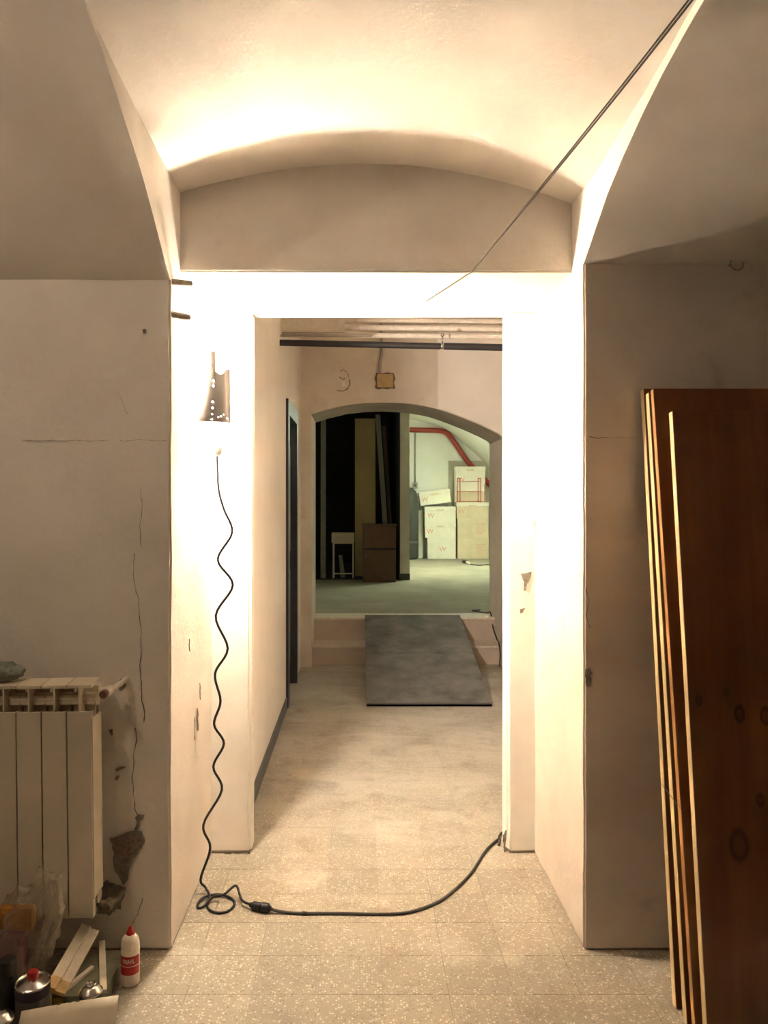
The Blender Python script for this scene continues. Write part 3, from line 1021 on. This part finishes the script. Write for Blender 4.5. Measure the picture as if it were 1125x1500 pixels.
# ------------------------------------------------------------------ radiator
RX = -.837
rad = empty('radiator', (RX, 2.50, 0.19), 'cream aluminium column radiator on the cracked wall', 'radiator')
yf, yk = 2.430, 2.520
z0, zp, ztop = .188, .838, .922
s = MB()
s.box(-.0378, .0378, 0, .010, z0, zp)                     # front plate
s.box(-.0378, -.034, .004, .022, z0, zp)
s.box(.034, .0378, .004, .022, z0, zp)
s.box(-.0025, .0025, .010, .085, z0 + .02, ztop - .004)   # centre web
s.box(-.0025, .0025, .001, .012, zp, ztop - .004)
s.box(-.036, .036, .050, .056, z0 + .03, zp + .02)        # inner fin
s.box(-.036, .036, .080, .086, z0 + .03, ztop - .02)      # back plate
top = [(-.0385, .002, ztop - .010), (.0385, .002, ztop - .010), (.0385, .086, ztop - .004), (-.0385, .086, ztop - .004)]
s.prism(top, (0, 0, .010))
s.box(-.0385, .0385, .030, .036, zp + .016, zp + .046)     # inner louvre
sec = s.mesh('section', M['radiator'], bevel=.0012)
for i in range(7):
    o = bpy.data.objects.new('section', sec)
    o.location = (-.0385 - .0795 * i, yf - 2.50, -.19)
    COL.objects.link(o)
    o.parent = rad
# end cheek of the last section, collectors, plugs
for zq in (zp + .030, z0 + .045):
    k = MB()
    k.tube([(.004, -.02, zq - .19), (-.56, -.02, zq - .19)], .021, 12)
    o = k.build('collector_pipe', M['radiator_in'], smooth=True, auto=40)
    o.parent = rad
k = MB()
k.box(-.001, .003, .004 - .07, .086 - .07, z0 + .06 - .19, zp - .02 - .19)
o = k.build('end_web', M['radiator'])
o.parent = rad
rad.rotation_euler = (0, -.011, 0)
# valves
v1 = P(163, 1013, 2.485)
vt = MB()
vt.tube([Vector((RX + .01, 2.48, v1.z)), v1 + Vector((-.008, 0, 0))], .014, 12)
vt.lathe([(.002, -.03), (.015, -.03), (.017, -.01), (.016, .012), (.012, .02)], v1 + Vector((-.004, .0, 0)), 14, Matrix.Rotation(PI / 2, 4, 'X'))
vt.tube([v1, v1 + Vector((.025, .05, .015)), v1 + Vector((.03, .092, .02))], .009, 10)
va = vt.build('valve', M['valve_white'], None, smooth=True, auto=40)
va.parent = rad
va.matrix_parent_inverse = Matrix.Translation(rad.location).inverted()
kb = MB().lathe([(.003, 0), (.013, .001), (.014, .014), (.012, .018), (.002, .019)], v1 + Vector((-.004, -.028, 0)), 14, Matrix.Rotation(PI / 2, 4, 'X'))
kn = kb.build('valve_knob', M['valve_brown'], va, smooth=True, auto=40)
v2 = P(158, 1326, 2.49)
vt = MB()
vt.tube([Vector((RX + .0, 2.48, v2.z + .01)), v2], .013, 12)
vt.lathe([(.003, -.022), (.016, -.022), (.018, 0), (.013, .018)], v2, 12, Matrix.Rotation(PI / 2, 4, 'X'))
vt.tube([v2, v2 + Vector((.022, .03, .005)), v2 + Vector((.024, .087, .005))], .010, 10)
vb = vt.build('lower_valve', M['rust'], None, smooth=True, auto=40)
vb.parent = rad
vb.matrix_parent_inverse = Matrix.Translation(rad.location).inverted()

# crumpled cloth on the radiator top
bm = bmesh.new()
bmesh.ops.create_icosphere(bm, subdivisions=4, radius=1)
for v in bm.verts:
    n = noise.noise(v.co * 2.3) * .22 + noise.noise(v.co * 5) * .1
    p = v.co * (1 + n)
    v.co = Vector((p.x * .085, p.y * .035, max(p.z, -.75) * .036))
me = bpy.data.meshes.new('crumpled_cloth')
bm.to_mesh(me)
bm.free()
for p in me.polygons:
    p.use_smooth = True
me.materials.append(M['bag_green'])
o = bpy.data.objects.new('crumpled_cloth', me)
o.location = (-1.165, 2.475, .9305 + .0225)
COL.objects.link(o)
tag(o, 'crumpled grey-green rag lying on top of the radiator', 'rag')


# ------------------------------------------------------------------ things on the floor at the left
def text_mesh(s, size, name):
    cu = bpy.data.curves.new(name, 'FONT')
    cu.body = s
    cu.size = size
    cu.align_x = 'CENTER'
    cu.align_y = 'CENTER'
    cu.resolution_u = 3
    o = bpy.data.objects.new(name, cu)
    COL.objects.link(o)
    dg = bpy.context.evaluated_depsgraph_get()
    me = bpy.data.meshes.new_from_object(o.evaluated_get(dg))
    bpy.data.objects.remove(o)
    bpy.data.curves.remove(cu)
    return me


# glue bottle
gb = FL(191, 1440)
bt = empty('glue_bottle', gb, 'white glue bottle with red cap and red label standing on the floor', 'bottle')
rb = .0285
MB().lathe([(.024, .0), (.0275, .003), (rb, .010), (rb, .120), (.0275, .132), (.024, .143), (.017, .151), (.012, .154)], gb, 32).build('body', M['white_plastic'], bt, smooth=True, auto=50)
MB().lathe([(.0125, .150), (.0125, .160), (.010, .163), (.007, .166), (.005, .176), (.003, .178)], gb, 20).build('cap', M['red'], bt, smooth=True, auto=50)
lb = MB()
rl = rb + .0005
rows = []
for k in range(25):
    a = -PI / 2 + math.radians(-72 + 150 * k / 24)
    rows.append([(gb.x + rl * math.cos(a), gb.y + rl * math.sin(a), z) for z in (.040, .066, .068, .097)])
lb.grid(rows)
lab = lb.build('label', M['label_red'], bt, smooth=True)
lb = MB()
lb.grid([[(gb.x + (rl + .0004) * math.cos(a), gb.y + (rl + .0004) * math.sin(a), z) for z in (.0655, .0675)] for a in [-PI / 2 + math.radians(-72 + 150 * k / 24) for k in range(25)]])
lb.build('label_stripe', M['print_white'], lab, smooth=True)
tmx = text_mesh('VINAVIL', .0165, 'lettering')
for v in tmx.vertices:
    a = -PI / 2 + math.radians(3) + v.co.x * .66 / (rl + .0005)
    v.co = Vector((gb.x + (rl + .0006) * math.cos(a), gb.y + (rl + .0006) * math.sin(a), .082 + v.co.y * 1.25))
tmx.materials.append(M['print_white'])
o = bpy.data.objects.new('lettering', tmx)
COL.objects.link(o)
o.parent = lab

# solvent tin with red cap
tc_ = Vector((-.922, 2.18, 0))
tn = empty('solvent_tin', tc_, 'navy and grey solvent tin with shiny top and red cap', 'tin')
R0 = .0465
MB().lathe([(R0 - .002, 0), (R0, .002), (R0, .112)], tc_, 32).build('body', M['tin_grey'], tn, smooth=True, auto=50)
MB().lathe([(R0 + .0004, .112), (R0 + .0004, .142)], tc_, 32).build('band', M['tin_navy'], tn, smooth=True, auto=50)
MB().lathe([(R0 + .001, .140), (R0 + .0015, .144), (R0 - .001, .146), (R0 - .004, .143), (.028, .150), (.017, .155), (.002, .156)], tc_, 32).build('lid', M['tin_top'], tn, smooth=True, auto=50)
MB().lathe([(.0155, .154), (.0155, .170), (.0135, .174), (.002, .1745)], tc_, 20).build('cap', M['red'], tn, smooth=True, auto=40)
# black bottle behind it
bc = Vector((-1.004, 2.205, 0))
bk = empty('black_bottle', bc, 'black capped bottle behind the red-capped tin', 'bottle')
MB().lathe([(.026, 0), (.028, .003), (.028, .13), (.022, .15), (.017, .155)], bc, 24).build('body', M['tin_dark'], bk, smooth=True, auto=50)
MB().lathe([(.024, .152), (.024, .190), (.021, .194), (.002, .1945)], bc, 24).build('cap', M['black'], bk, smooth=True, auto=40)
# tin cut by the frame corner
cc = Vector((-.975, 2.095, 0))
ct = empty('spray_can', cc, 'small can with domed shiny top in the frame corner', 'can')
MB().lathe([(.034, 0), (.036, .003), (.036, .095)], cc, 24).build('body', M['tin_dark'], ct, smooth=True, auto=50)
MB().lathe([(.0365, .094), (.0365, .098), (.032, .101), (.024, .112), (.012, .117), (.002, .118)], cc, 24).build('dome', M['tin_top'], ct, smooth=True, auto=60)
# low can with valve cup
lc = Vector((-.770, 2.215, 0))
l_ = empty('gas_can', lc, 'low dark can with silver domed valve top beside white strips', 'can')
MB().lathe([(.031, 0), (.0325, .003), (.0325, .094)], lc, 24).build('body', M['tin_dark'], l_, smooth=True, auto=50)
MB().lathe([(.033, .093), (.033, .096), (.029, .099), (.022, .109), (.0145, .113)], lc, 24).build('dome', M['tin_top'], l_, smooth=True, auto=60)
MB().lathe([(.0145, .112), (.0155, .117), (.0135, .119), (.011, .115), (.004, .115), (.0038, .121), (.002, .122)], lc, 20).build('valve_cup', M['steel'], l_, smooth=True, auto=40)
# carton the strips lie on
cb = MB().box(-.905, -.755, 2.268, 2.50, 0, .046)
cbx = tag(cb.build('flat_carton', M['card_green'], None, bevel=.002), 'low greenish carton under the white strips', 'carton')
MB().box(-.90, -.87, 2.2655, 2.268, .004, .042).build('print_patch', simple('yellow_print', (.35, .25, .03), .6), cbx)


def bar(p0, p1, wd, th, mat, name, label=None, roll=0, prof=None, cat='strip', group=None, parent=None):
    p0, p1 = Vector(p0), Vector(p1)
    y = (p1 - p0).normalized()
    x = y.cross(Vector((0, 0, 1))).normalized()
    z = x.cross(y)
    R = Matrix((x, y, z)).transposed().to_4x4()
    Mx = Matrix.Translation(p0) @ R @ Matrix.Rotation(roll, 4, 'Y')
    L = (p1 - p0).length
    m = MB()
    if prof:
        m.prism([Mx @ Vector((a, 0, b)) for a, b in prof], (Mx.to_3x3() @ Vector((0, L, 0))))
        o = m.build(name, mat, parent)
    else:
        m.box(-wd / 2, wd / 2, 0, L, 0, th, Mx)
        o = m.build(name, mat, parent, bevel=.0012)
    if label:
        tag(o, label, cat, group)
    return o


pr = [(-.030, 0), (.030, 0), (.030, .010), (.002, .012), (.0, .018), (-.030, .020)]
mo = bar(Vector((-.892, 2.262, .058)), Vector((-.880, 2.52, .098)), 0, 0, M['white_wood'], 'white_moulding', 'wide white painted moulding with raw broken end, lying on the carton', roll=.25, prof=pr, cat='moulding')
bar(Vector((-.893, 2.258, .0585)), Vector((-.890, 2.30, .0650)), 0, 0, M['raw_wood'], 'broken_end', prof=[(a * 1.006, b * 1.02 + .0003) for a, b in pr], roll=.25, parent=mo)
bar(Vector((-.880, 2.272, .047)), Vector((-.828, 2.400, .047)), .014, .010, M['white_wood'], 'white_strip', 'thin white wooden strip lying slantwise across the carton', group='white strips on the carton')
bar(Vector((-.755, 2.278, .047)), Vector((-.845, 2.535, .047)), .020, .012, M['white_wood'], 'white_strip', 'broader white wooden strip at the carton side nearest the glue bottle', group='white strips on the carton')
# white card leaning on the tins
cd = MB()
rows = []
for i in range(9):
    t = i / 8
    x = -.927 + .266 * t
    ztp = .100 + .044 * t
    rows.append([(x, 2.045 + (2.120 - 2.045) * k / 6 + .004 * math.sin(t * 3), ztp * k / 6) for k in range(7)])
cd.grid(rows)
co = tag(cd.build('white_card', M['card_white'], None, smooth=True, fix=False), 'sheet of off-white card leaning on the tins', 'card')
mdf = co.modifiers.new('thickness', 'SOLIDIFY')
mdf.thickness = .002
k = MB()
for (a, b, r_) in ((.38, .985, .005), (.50, .99, .004), (.58, .985, .005), (.37, .94, .003)):
    x = -.927 + .266 * a
    ztp = (.100 + .044 * a) * b
    y = 2.045 + .075 * b + .004 * math.sin(a * 3) - .0016
    k.prism([(x + r_ * 1.4 * math.cos(q), y, ztp + r_ * math.sin(q) * .8) for q in [i * PI / 4 for i in range(8)]], (0, .001, 0))
k.build('torn_spots', M['scar_brown'], co)

# clear bag with packs inside
bx_, by_ = -1.05, 2.345
bm = bmesh.new()
bmesh.ops.create_icosphere(bm, subdivisions=5, radius=1)
for v in bm.verts:
    c_ = v.co.copy()
    n = noise.noise(c_ * 1.8 + Vector((3, 1, 0))) * .30 + abs(noise.noise(c_ * 4.5)) * .28 + abs(noise.noise(c_ * 11)) * .10
    p = c_ * (0.86 + n)
    z = p.z
    # gathered top corner
    pull = max(0, (c_.z - .35)) * 1.2
    x = p.x * .105 * (1 - .30 * max(0, c_.z)) + pull * .045 + .065 * max(0, min(1, c_.z + .55))
    y = p.y * .062
    v.co = Vector((x, y, max(.002, .19 + z * .195)))
me = bpy.data.meshes.new('plastic_bag')
bm.to_mesh(me)
bm.free()
for p in me.polygons:
    p.use_smooth = True
me.materials.append(M['film'])
o = bpy.data.objects.new('plastic_bag', me)
o.location = (bx_, by_, 0)
COL.objects.link(o)
tag(o, 'crumpled clear plastic bag standing against the radiator', 'bag')
m = MB().box(-1.095, -.985, 2.325, 2.365, .20, .275)
o = tag(m.build('orange_pack', M['orange'], None, bevel=.018), 'orange and yellow pack inside the clear bag', 'pack')
m = MB().box(-1.105, -1.01, 2.322, 2.368, .012, .199)
o = tag(m.build('purple_pack', M['purple'], None, bevel=.018), 'dark purple pack at the bottom of the clear bag', 'pack')

# ------------------------------------------------------------------ corridor fittings
rmp = empty('loading_ramp', (.5, 5.65, 0), 'dark grey two-piece ramp laid over the steps', 'ramp')
rx0, rx1 = .055, .975
ry0, ry1, rz1 = 5.65, 7.47, ZF + .004


def rpt(t, x, dz_=0):
    return Vector((x, ry0 + (ry1 - ry0) * t, .004 + (rz1 - .004) * t + dz_))


for i, (ta, tb) in enumerate(((0.0, .506), (.513, 1.0))):
    m = MB()
    a, b = rpt(ta, rx0), rpt(ta, rx1)
    c, d = rpt(tb, rx1), rpt(tb, rx0)
    m.prism([a, b, c, d], (0, 0, .012))
    m.build('ramp_board', M['ramp'], rmp)
m = MB()
m.prism([rpt(0, rx0, .0), rpt(0, rx1, .0), rpt(.012, rx1, .0), rpt(.012, rx0, .0)], (0, 0, .0135))
m.build('lip', M['ramp_edge'], rmp)
for x in (rx0 + .03, rx1 - .03):
    m = MB()
    m.prism([(x - .012, ry0 + .12, .002), (x - .012, 7.08, .002), (x - .012, 7.08, rpt((7.08 - ry0) / (ry1 - ry0), 0).z - .002), (x - .012, ry0 + .12, rpt(.12 / (ry1 - ry0), 0).z - .002)], (.024, 0, 0))
    m.build('side_rail', M['ramp_edge'], rmp)

# pipes under the corridor ceiling
pp = empty('lagged_pipe', (0, 5.16, 2.55), 'thick black lagged pipe crossing the corridor above the arch', 'pipe')
za, zb = P(410, 502, 5.16).z, P(731, 509, 5.16).z
sl = (zb - za) / (P(731, 0, 5.16).x - P(410, 0, 5.16).x)
zx = lambda x: za + sl * (x + .53)
xj = P(648, 0, 5.16).x
MB().tube([(CXL, 5.16, zx(CXL)), (xj - .012, 5.16, zx(xj))], .021, 14).build('pipe_length', M['pipe_black'], pp, smooth=True, auto=40)
MB().tube([(xj + .012, 5.16, zx(xj)), (CXR, 5.16, zx(CXR))], .023, 14).build('pipe_length', M['pipe_black'], pp, smooth=True, auto=40)
m = MB().tube([(xj - .02, 5.16, zx(xj)), (xj + .02, 5.16, zx(xj))], .019, 12)
m.tube([(xj, 5.16, zx(xj) + .015), (xj, 5.16, zx(xj) + .07)], .005, 8)
m.lathe([(.002, -.012), (.012, -.006), (.014, .004), (.006, .014)], (xj, 5.16, zx(xj) + .075), 10)
m.build('joint', M['steel'], pp, smooth=True)
for (y_, d_, r_, lab, mt) in ((492, 5.30, .018, 'cream pipe just above the black lagged pipe', 'pipe_cream'), (481, 5.48, .022, 'cream pipe, middle of the three over the corridor', 'pipe_cream'), (470, 5.66, .022, 'cream pipe, highest of the three over the corridor', 'pipe_cream')):
    zz = P(600, y_, d_).z
    m = MB().tube([(CXL, d_, zz + .01), (CXR, d_, zz - .012)], r_, 12)
    tag(m.build('cream_pipe', M[mt], None, smooth=True, auto=40), lab, 'pipe', 'cream pipes over the corridor')
a, b = P(411, 487, 5.22), P(505, 467, 5.22)
tag(MB().box(CXL, b.x, 5.205, 5.225, a.z, b.z + .06).build('duct_plate', M['duct'], None, bevel=.002), 'grey sheet plate in front of the cream pipes', 'plate')
zz = P(500, 491, 5.19).z
tag(MB().tube([(CXL, 5.205, zz), (P(545, 0, 5.2).x, 5.205, zz)], .009, 8).build('thin_conduit', M['pipe_grey'], None, smooth=True), 'thin grey conduit above the black pipe, ending midway', 'conduit')
a, b = P(558, 470, YA - .02), P(556, 548, YA - .02)
tag(MB().tube(smoothpath([a + Vector((0.01, 0, .15)), a, P(559, 515, YA - .016), P(557, 530, YA - .014), b]), .014, 8).build('drop_conduit', M['pipe_grey'], None, smooth=True), 'vertical conduit dropping to the yellowed junction box', 'conduit')
jb = empty('junction_box', P(564, 558, YA), 'yellowed square junction box above the arch', 'junction box')
c = P(564, 558, YA)
m = MB()
m.prism([(c.x + (.088 * (1 + .06 * math.sin(7 * q))) * max(-1, min(1, 1.35 * math.cos(q))), YA - .008, c.z + (.072 * (1 + .06 * math.cos(9 * q))) * max(-1, min(1, 1.35 * math.sin(q)))) for q in [i * PI / 20 for i in range(40)]], (0, .010, 0))
m.build('plaster_rim', M['jrim'], jb)
MB().box(c.x - .074, c.x + .074, YA - .020, YA, c.z - .060, c.z + .060).build('cover', M['jbox'], jb, bevel=.006)
# wall tie wires by the arch foot
m = MB().tube(smoothpath([(1.24, 7.9, ZF + .006), (1.15, 7.85, ZF + .006), (1.20, 7.74, ZF + .01), (1.27, 7.66, ZF + .008), (1.285, 7.55, ZF + .03), (1.28, 7.38, .30), (1.285, 7.2, .22), (1.28, 7.06, .20), (1.285, 7.03, .1), (1.27, 6.98, .01)]), .006, 6)
tag(m.build('loose_wire', M['cord_grey'], None, smooth=True), 'loose dark wire hanging down the steps at the arch foot', 'wire')

# ------------------------------------------------------------------ store room
def carton(x0, x1, y0, dp, z0, z1, label, mat='carton', lid=True, rot=0, mark=True, lines=False, markx=.16):
    wv, hv = x1 - x0, z1 - z0
    o = empty('carton', ((x0 + x1) / 2, y0 + dp / 2, z0), label, 'carton', 'archive cartons in the store room')
    b = MB().box(-wv / 2 + .006, wv / 2 - .006, -dp / 2 + .006, dp / 2, 0, hv - (.012 if lid else 0)).build('body', M[mat], None, bevel=.004)
    b.parent = o
    if lid:
        l = MB().box(-wv / 2, wv / 2, -dp / 2, dp / 2 + .004, hv - .075, hv).build('lid', M['carton'], None, bevel=.004)
        l.parent = o
        n = MB().box(-.07, .07, -dp / 2 - .003, -dp / 2, hv - .085, hv - .05).build('tab', M['carton_kraft'], None)
        n.parent = l
    if mark:
        me_ = text_mesh('W', .13, 'logo')
        for v in me_.vertices:
            v.co = Vector((v.co.x - wv / 2 + markx, -dp / 2 + .004, v.co.y + hv * .5 - .02))
        me_.materials.append(M['print_red'])
        q = bpy.data.objects.new('logo', me_)
        COL.objects.link(q)
        q.parent = b
    if lines:
        m = MB()
        for i in range(6):
            zz_ = hv * .68 - i * .036
            m.box(wv / 2 - .25, wv / 2 - .06 - .03 * (i % 3), -dp / 2 + .003, -dp / 2 + .006, zz_, zz_ + .012)
        q = m.build('print_lines', M['print_pale'], None)
        q.parent = b
    o.rotation_euler = (0, rot, 0)
    return o


BD = 15.0
X_ = lambda x, d=BD: (x - CX) * d / F
Z_ = lambda y, d=BD: H + (CY - y) * d / F
carton(X_(670), X_(716.5), BD, .40, ZF, Z_(788.5), 'kraft carton on the floor, bottom of the taller stack', 'carton_kraft', lid=False, mark=False, lines=True)
carton(X_(670), X_(716), BD, .40, Z_(788.5), Z_(759), 'carton with red lines of print, second in the taller stack', 'carton_kraft', lid=False, mark=False, lines=True)
carton(X_(668.5), X_(716), BD, .40, Z_(759), Z_(736), 'lidded carton under the small red wire rack', 'carton_kraft', markx=.1)
carton(X_(667), X_(713), BD + .13, .20, Z_(736), Z_(719), 'shallow carton right behind the red wire rack', 'carton_kraft', lid=False, mark=False)
carton(X_(668), X_(713), BD + .13, .20, Z_(719), Z_(683), 'topmost carton of the taller stack, below the red pipe', 'carton', markx=.12)
carton(X_(626), X_(668), BD, .40, ZF, Z_(788), 'white carton on the floor, bottom of the lower stack', 'carton', lid=False, mark=True, markx=.3)
carton(X_(622.5), X_(668), BD, .40, Z_(788), Z_(766), 'lidded carton in the middle of the lower stack', 'carton', markx=.1)
carton(X_(622), X_(668), BD, .40, Z_(766), Z_(742), 'lidded carton third up, carrying the tilted carton', 'carton', markx=.12)
carton(X_(616), X_(662), BD + .05, .34, Z_(741.5) , Z_(722), 'tilted lidded carton on top of the lower stack', 'carton', rot=-.13, markx=.1).location.z += .045
carton(X_(612), X_(621.5), BD + .22, .22, ZF, Z_(772), 'narrow white carton standing beside the dark tank', 'carton', lid=False, mark=False)
carton(X_(614), X_(621), BD + .24, .2, Z_(772), Z_(748), 'narrow white carton stacked beside the dark tank, upper one', 'carton', lid=False, mark=False)
# red wire rack
zr = Z_(736) + .001
rk = empty('wire_rack', (X_(688), BD + .06, zr), 'small red wire rack standing on the taller carton stack', 'rack')
for cx_ in (672.5, 703):
    xa, xb = X_(cx_ - 2), X_(cx_ + 2)
    MB().tube(smoothpath([(xa, BD + .06, zr), (xa, BD + .06, zr + .43), (xa + .008, BD + .06, zr + .465), ((xa + xb) / 2, BD + .06, zr + .475), (xb - .008, BD + .06, zr + .465), (xb, BD + .06, zr + .43), (xb, BD + .06, zr)], 4), .008, 8).build('upright', M['red_frame'], rk, smooth=True)
for dz_ in (.02, .21, .41):
    MB().tube([(X_(671), BD + .06, zr + dz_), (X_(705), BD + .06, zr + dz_)], .0065, 6).build('cross_bar', M['red_frame'], rk, smooth=True)
MB().tube([(X_(711), BD + .09, zr + .006), (X_(711), BD + .09, zr + .36)], .006, 6).build('side_bar', M['red_frame'], rk, smooth=True)
MB().tube([(X_(703), BD + .07, zr + .02), (X_(711), BD + .09, zr + .02)], .005, 6).build('side_bar', M['red_frame'], rk, smooth=True)
# red pipe on the back wall
yb_ = FY - .10
rp = [(590, 629.5), (620, 630), (640, 630.5), (652, 633), (660, 640), (672, 657), (686, 677), (700, 693), (716, 708), (724, 716)]
tag(MB().tube(smoothpath([P(x, y, yb_) for x, y in rp], 5), .052, 12).build('red_pipe', M['red_pipe'], None, smooth=True), 'dark red pipe bending down across the pale green wall', 'pipe')
# conduit and switch
sw = empty('wall_switch', P(608, 711, FY), 'grey switch box with vertical conduit on the green wall', 'switch')
c = P(608, 711, FY)
MB().box(c.x - .05, c.x + .05, FY - .05, FY, c.z - .06, c.z + .06).build('box', M['pipe_grey'], sw, bevel=.01)
MB().box(c.x - .02, c.x + .02, FY - .062, FY - .05, c.z - .025, c.z + .025).build('button', M['base_dark'], sw, bevel=.004)
MB().tube([(c.x, FY - .02, c.z + .06), (c.x, FY - .02, P(608, 634, FY).z)], .016, 8).build('conduit', M['pipe_grey'], sw, smooth=True)
# board on wall
a, b = P(657, 740, FY), P(719, 675, FY)
tag(MB().box(a.x, b.x, FY - .03, FY - .001, ZF, b.z).build('wall_board', M['board_wall'], None, bevel=.003), 'taupe board standing against the green wall behind the cartons', 'board')
# tank
m = MB().lathe([(.17, 0), (.19, .02), (.2, .05), (.2, 1.12), (.19, 1.22), (.15, 1.32), (.08, 1.38), (.01, 1.40)], (.955, 15.0, ZF), 28)
tk = tag(m.build('tank', M['drum'], None, smooth=True, auto=60), 'dark round-topped tank half hidden by the partition', 'tank')
MB().lathe([(.203, .30), (.206, .31), (.206, .34), (.203, .35)], (.955, 15.0, ZF), 28).build('hoop', M['base_dark'], tk, smooth=True)
# cable on store floor
kc = empty('floor_cable', FL(680, 823, ZF), 'short cable with plug on the floor before the cartons', 'cable')
MB().tube(smoothpath([FL(684, 824, ZF + .008), FL(690, 826.5, ZF + .008), FL(702, 828, ZF + .008), FL(714, 827, ZF + .008), FL(724, 829, ZF + .008)]), .01, 6).build('cord', M['cord_grey'], kc, smooth=True)
MB().tube([FL(679, 822, ZF + .03), FL(683, 823.5, ZF + .03)], .03, 8).build('plug', M['black'], kc, smooth=True)
MB().tube([FL(683.5, 824, ZF + .028), FL(687, 825, ZF + .028)], .026, 8).build('socket', M['white_plastic'], kc, smooth=True)

# ------------------------------------------------------------------ dark doorway contents
cab = empty('brown_cabinet', (.283, 10.82, ZF), 'low brown cabinet standing in the dark doorway', 'cabinet')
x0, x1 = .055, .508
MB().box(x0, x1, 10.66, 10.99, ZF + .0, ZF + .78).build('body', M['brown_cab'], cab, bevel=.004)
MB().box(x0 - .02, x1 + .01, 10.645, 11.0, ZF + .78, ZF + .80).build('top', M['brown_cab'], cab, bevel=.004)
for za_, zb_2 in ((.02, .45), (.47, .77)):
    q = MB().box(x0 + .01, x1 - .01, 10.648, 10.66, ZF + za_, ZF + zb_2).build('door', M['brown_cab'], cab, bevel=.003)
    MB().box(x0 + .03, x0 + .05, 10.636, 10.648, ZF + zb_2 - .12, ZF + zb_2 - .06).build('handle', M['base_dark'], q)
MB().box(x0 + .01, x1 - .01, 10.656, 10.66, ZF + .45, ZF + .47).build('gap_strip', M['tin_navy'], cab)


def lean(name, x0, x1, yb, yt, h, th, mat, label, cat, shear=0, group=None):
    m = MB()
    m.prism([(x0, yb, ZF + .003), (x1, yb, ZF + .003), (x1 + shear, yt, ZF + h), (x0 + shear, yt, ZF + h)], (0, th, 0))
    return tag(m.build(name, mat, None), label, cat, group)


lean('tan_panel', -.062, .246, 11.5, 11.66, 2.37, .03, M['tan_panel'], 'tall tan panel standing in the dark doorway', 'panel')
lean('tall_plank', .40, .47, 11.36, 11.56, 2.42, .04, M['grey_plank'], 'tall grey plank leaning in the dark doorway, beside the tan panel', 'plank', -.155, 'planks in the dark doorway')
lean('tall_plank', .49, .54, 11.42, 11.60, 2.25, .04, M['brown_plank'], 'tall brown plank leaning in the dark doorway, darker one', 'plank', -.14, 'planks in the dark doorway')
lean('tall_plank', -.56, -.485, 11.2, 11.3, 2.6, .04, M['grey_plank'], 'tall grey plank at the arch side of the dark doorway', 'plank', 0, 'planks in the dark doorway')
tb = empty('side_table', (-.23, 11.3, ZF), 'small pale metal frame table in the dark doorway', 'table')
tx0, tx1 = -.385, -.075
MB().box(tx0, tx1, 11.18, 11.42, ZF + .50, ZF + .52).build('table_top', M['carton_kraft'], tb, bevel=.003)
for x in (tx0 + .012, tx1 - .012):
    for y in (11.195, 11.405):
        MB().box(x - .010, x + .010, y - .010, y + .010, ZF + .003, ZF + .50).build('leg', M['pipe_cream'], tb)
MB().box(tx0 + .02, tx1 - .02, 11.19, 11.20, ZF + .06, ZF + .08).build('rail', M['pipe_cream'], tb)
m = MB().box(-.40, -.07, 11.19, 11.41, ZF + .5205, ZF + .66)
tag(m.build('pale_carton', M['carton_kraft'], None, bevel=.005), 'pale flat carton lying on the small frame table', 'carton')
m = MB().prism([(-.27, 11.27, ZF + .006), (-.20, 11.27, ZF + .006), (-.25, 11.30, ZF + .33), (-.30, 11.30, ZF + .33)], (0, .03, 0))
tag(m.build('white_offcut', M['grey_plank'], None), 'short pale offcut leaning under the small frame table', 'offcut')

# ------------------------------------------------------------------ lamps out of the picture: store room tube, added fill bulb
# tube lamp under the store room vault
tl = empty('tube_lamp', (1.95, 12.4, H + 1.25), 'fluorescent tube lamp under the store room vault', 'lamp')
MB().box(1.90, 2.00, 11.85, 12.95, H + 1.22, H + 1.26).build('housing', M['white_plastic'], tl, bevel=.004)
MB().tube([(1.95, 11.89, H + 1.195), (1.95, 12.91, H + 1.195)], .018, 10).build('tube', emit('tube_glow', (.88, 1.0, .78), TUBE_E), tl, smooth=True)


def fill_pendant(x, y, ztop, drop, watt, col, label):  # invented bulb that lifts the light on the near room's left side
    e = empty('fill_bulb', (x, y, ztop), label, 'lamp')
    MB().tube([(x, y, ztop), (x, y, ztop - drop)], .003, 6).build('flex', M['black'], e, smooth=True)
    MB().lathe([(.018, .03), (.02, .0), (.016, -.02)], (x, y, ztop - drop), 12).build('lamp_holder', M['black'], e, smooth=True)
    area = 4 * PI * .03 ** 2
    MB().lathe([(.010, -.018), (.022, -.035), (.030, -.06), (.024, -.083), (.010, -.094), (.001, -.095)], (x, y, ztop - drop), 14).build('bulb', emit('fill_glow', col, watt / (PI * area)), e, smooth=True)
    return e


fill_pendant(-1.5, 1.2, V(-1.5, 1.2), .16, FILL_W, (1.0, .80, .60), 'added fill bulb hung out of view from the near room vault')
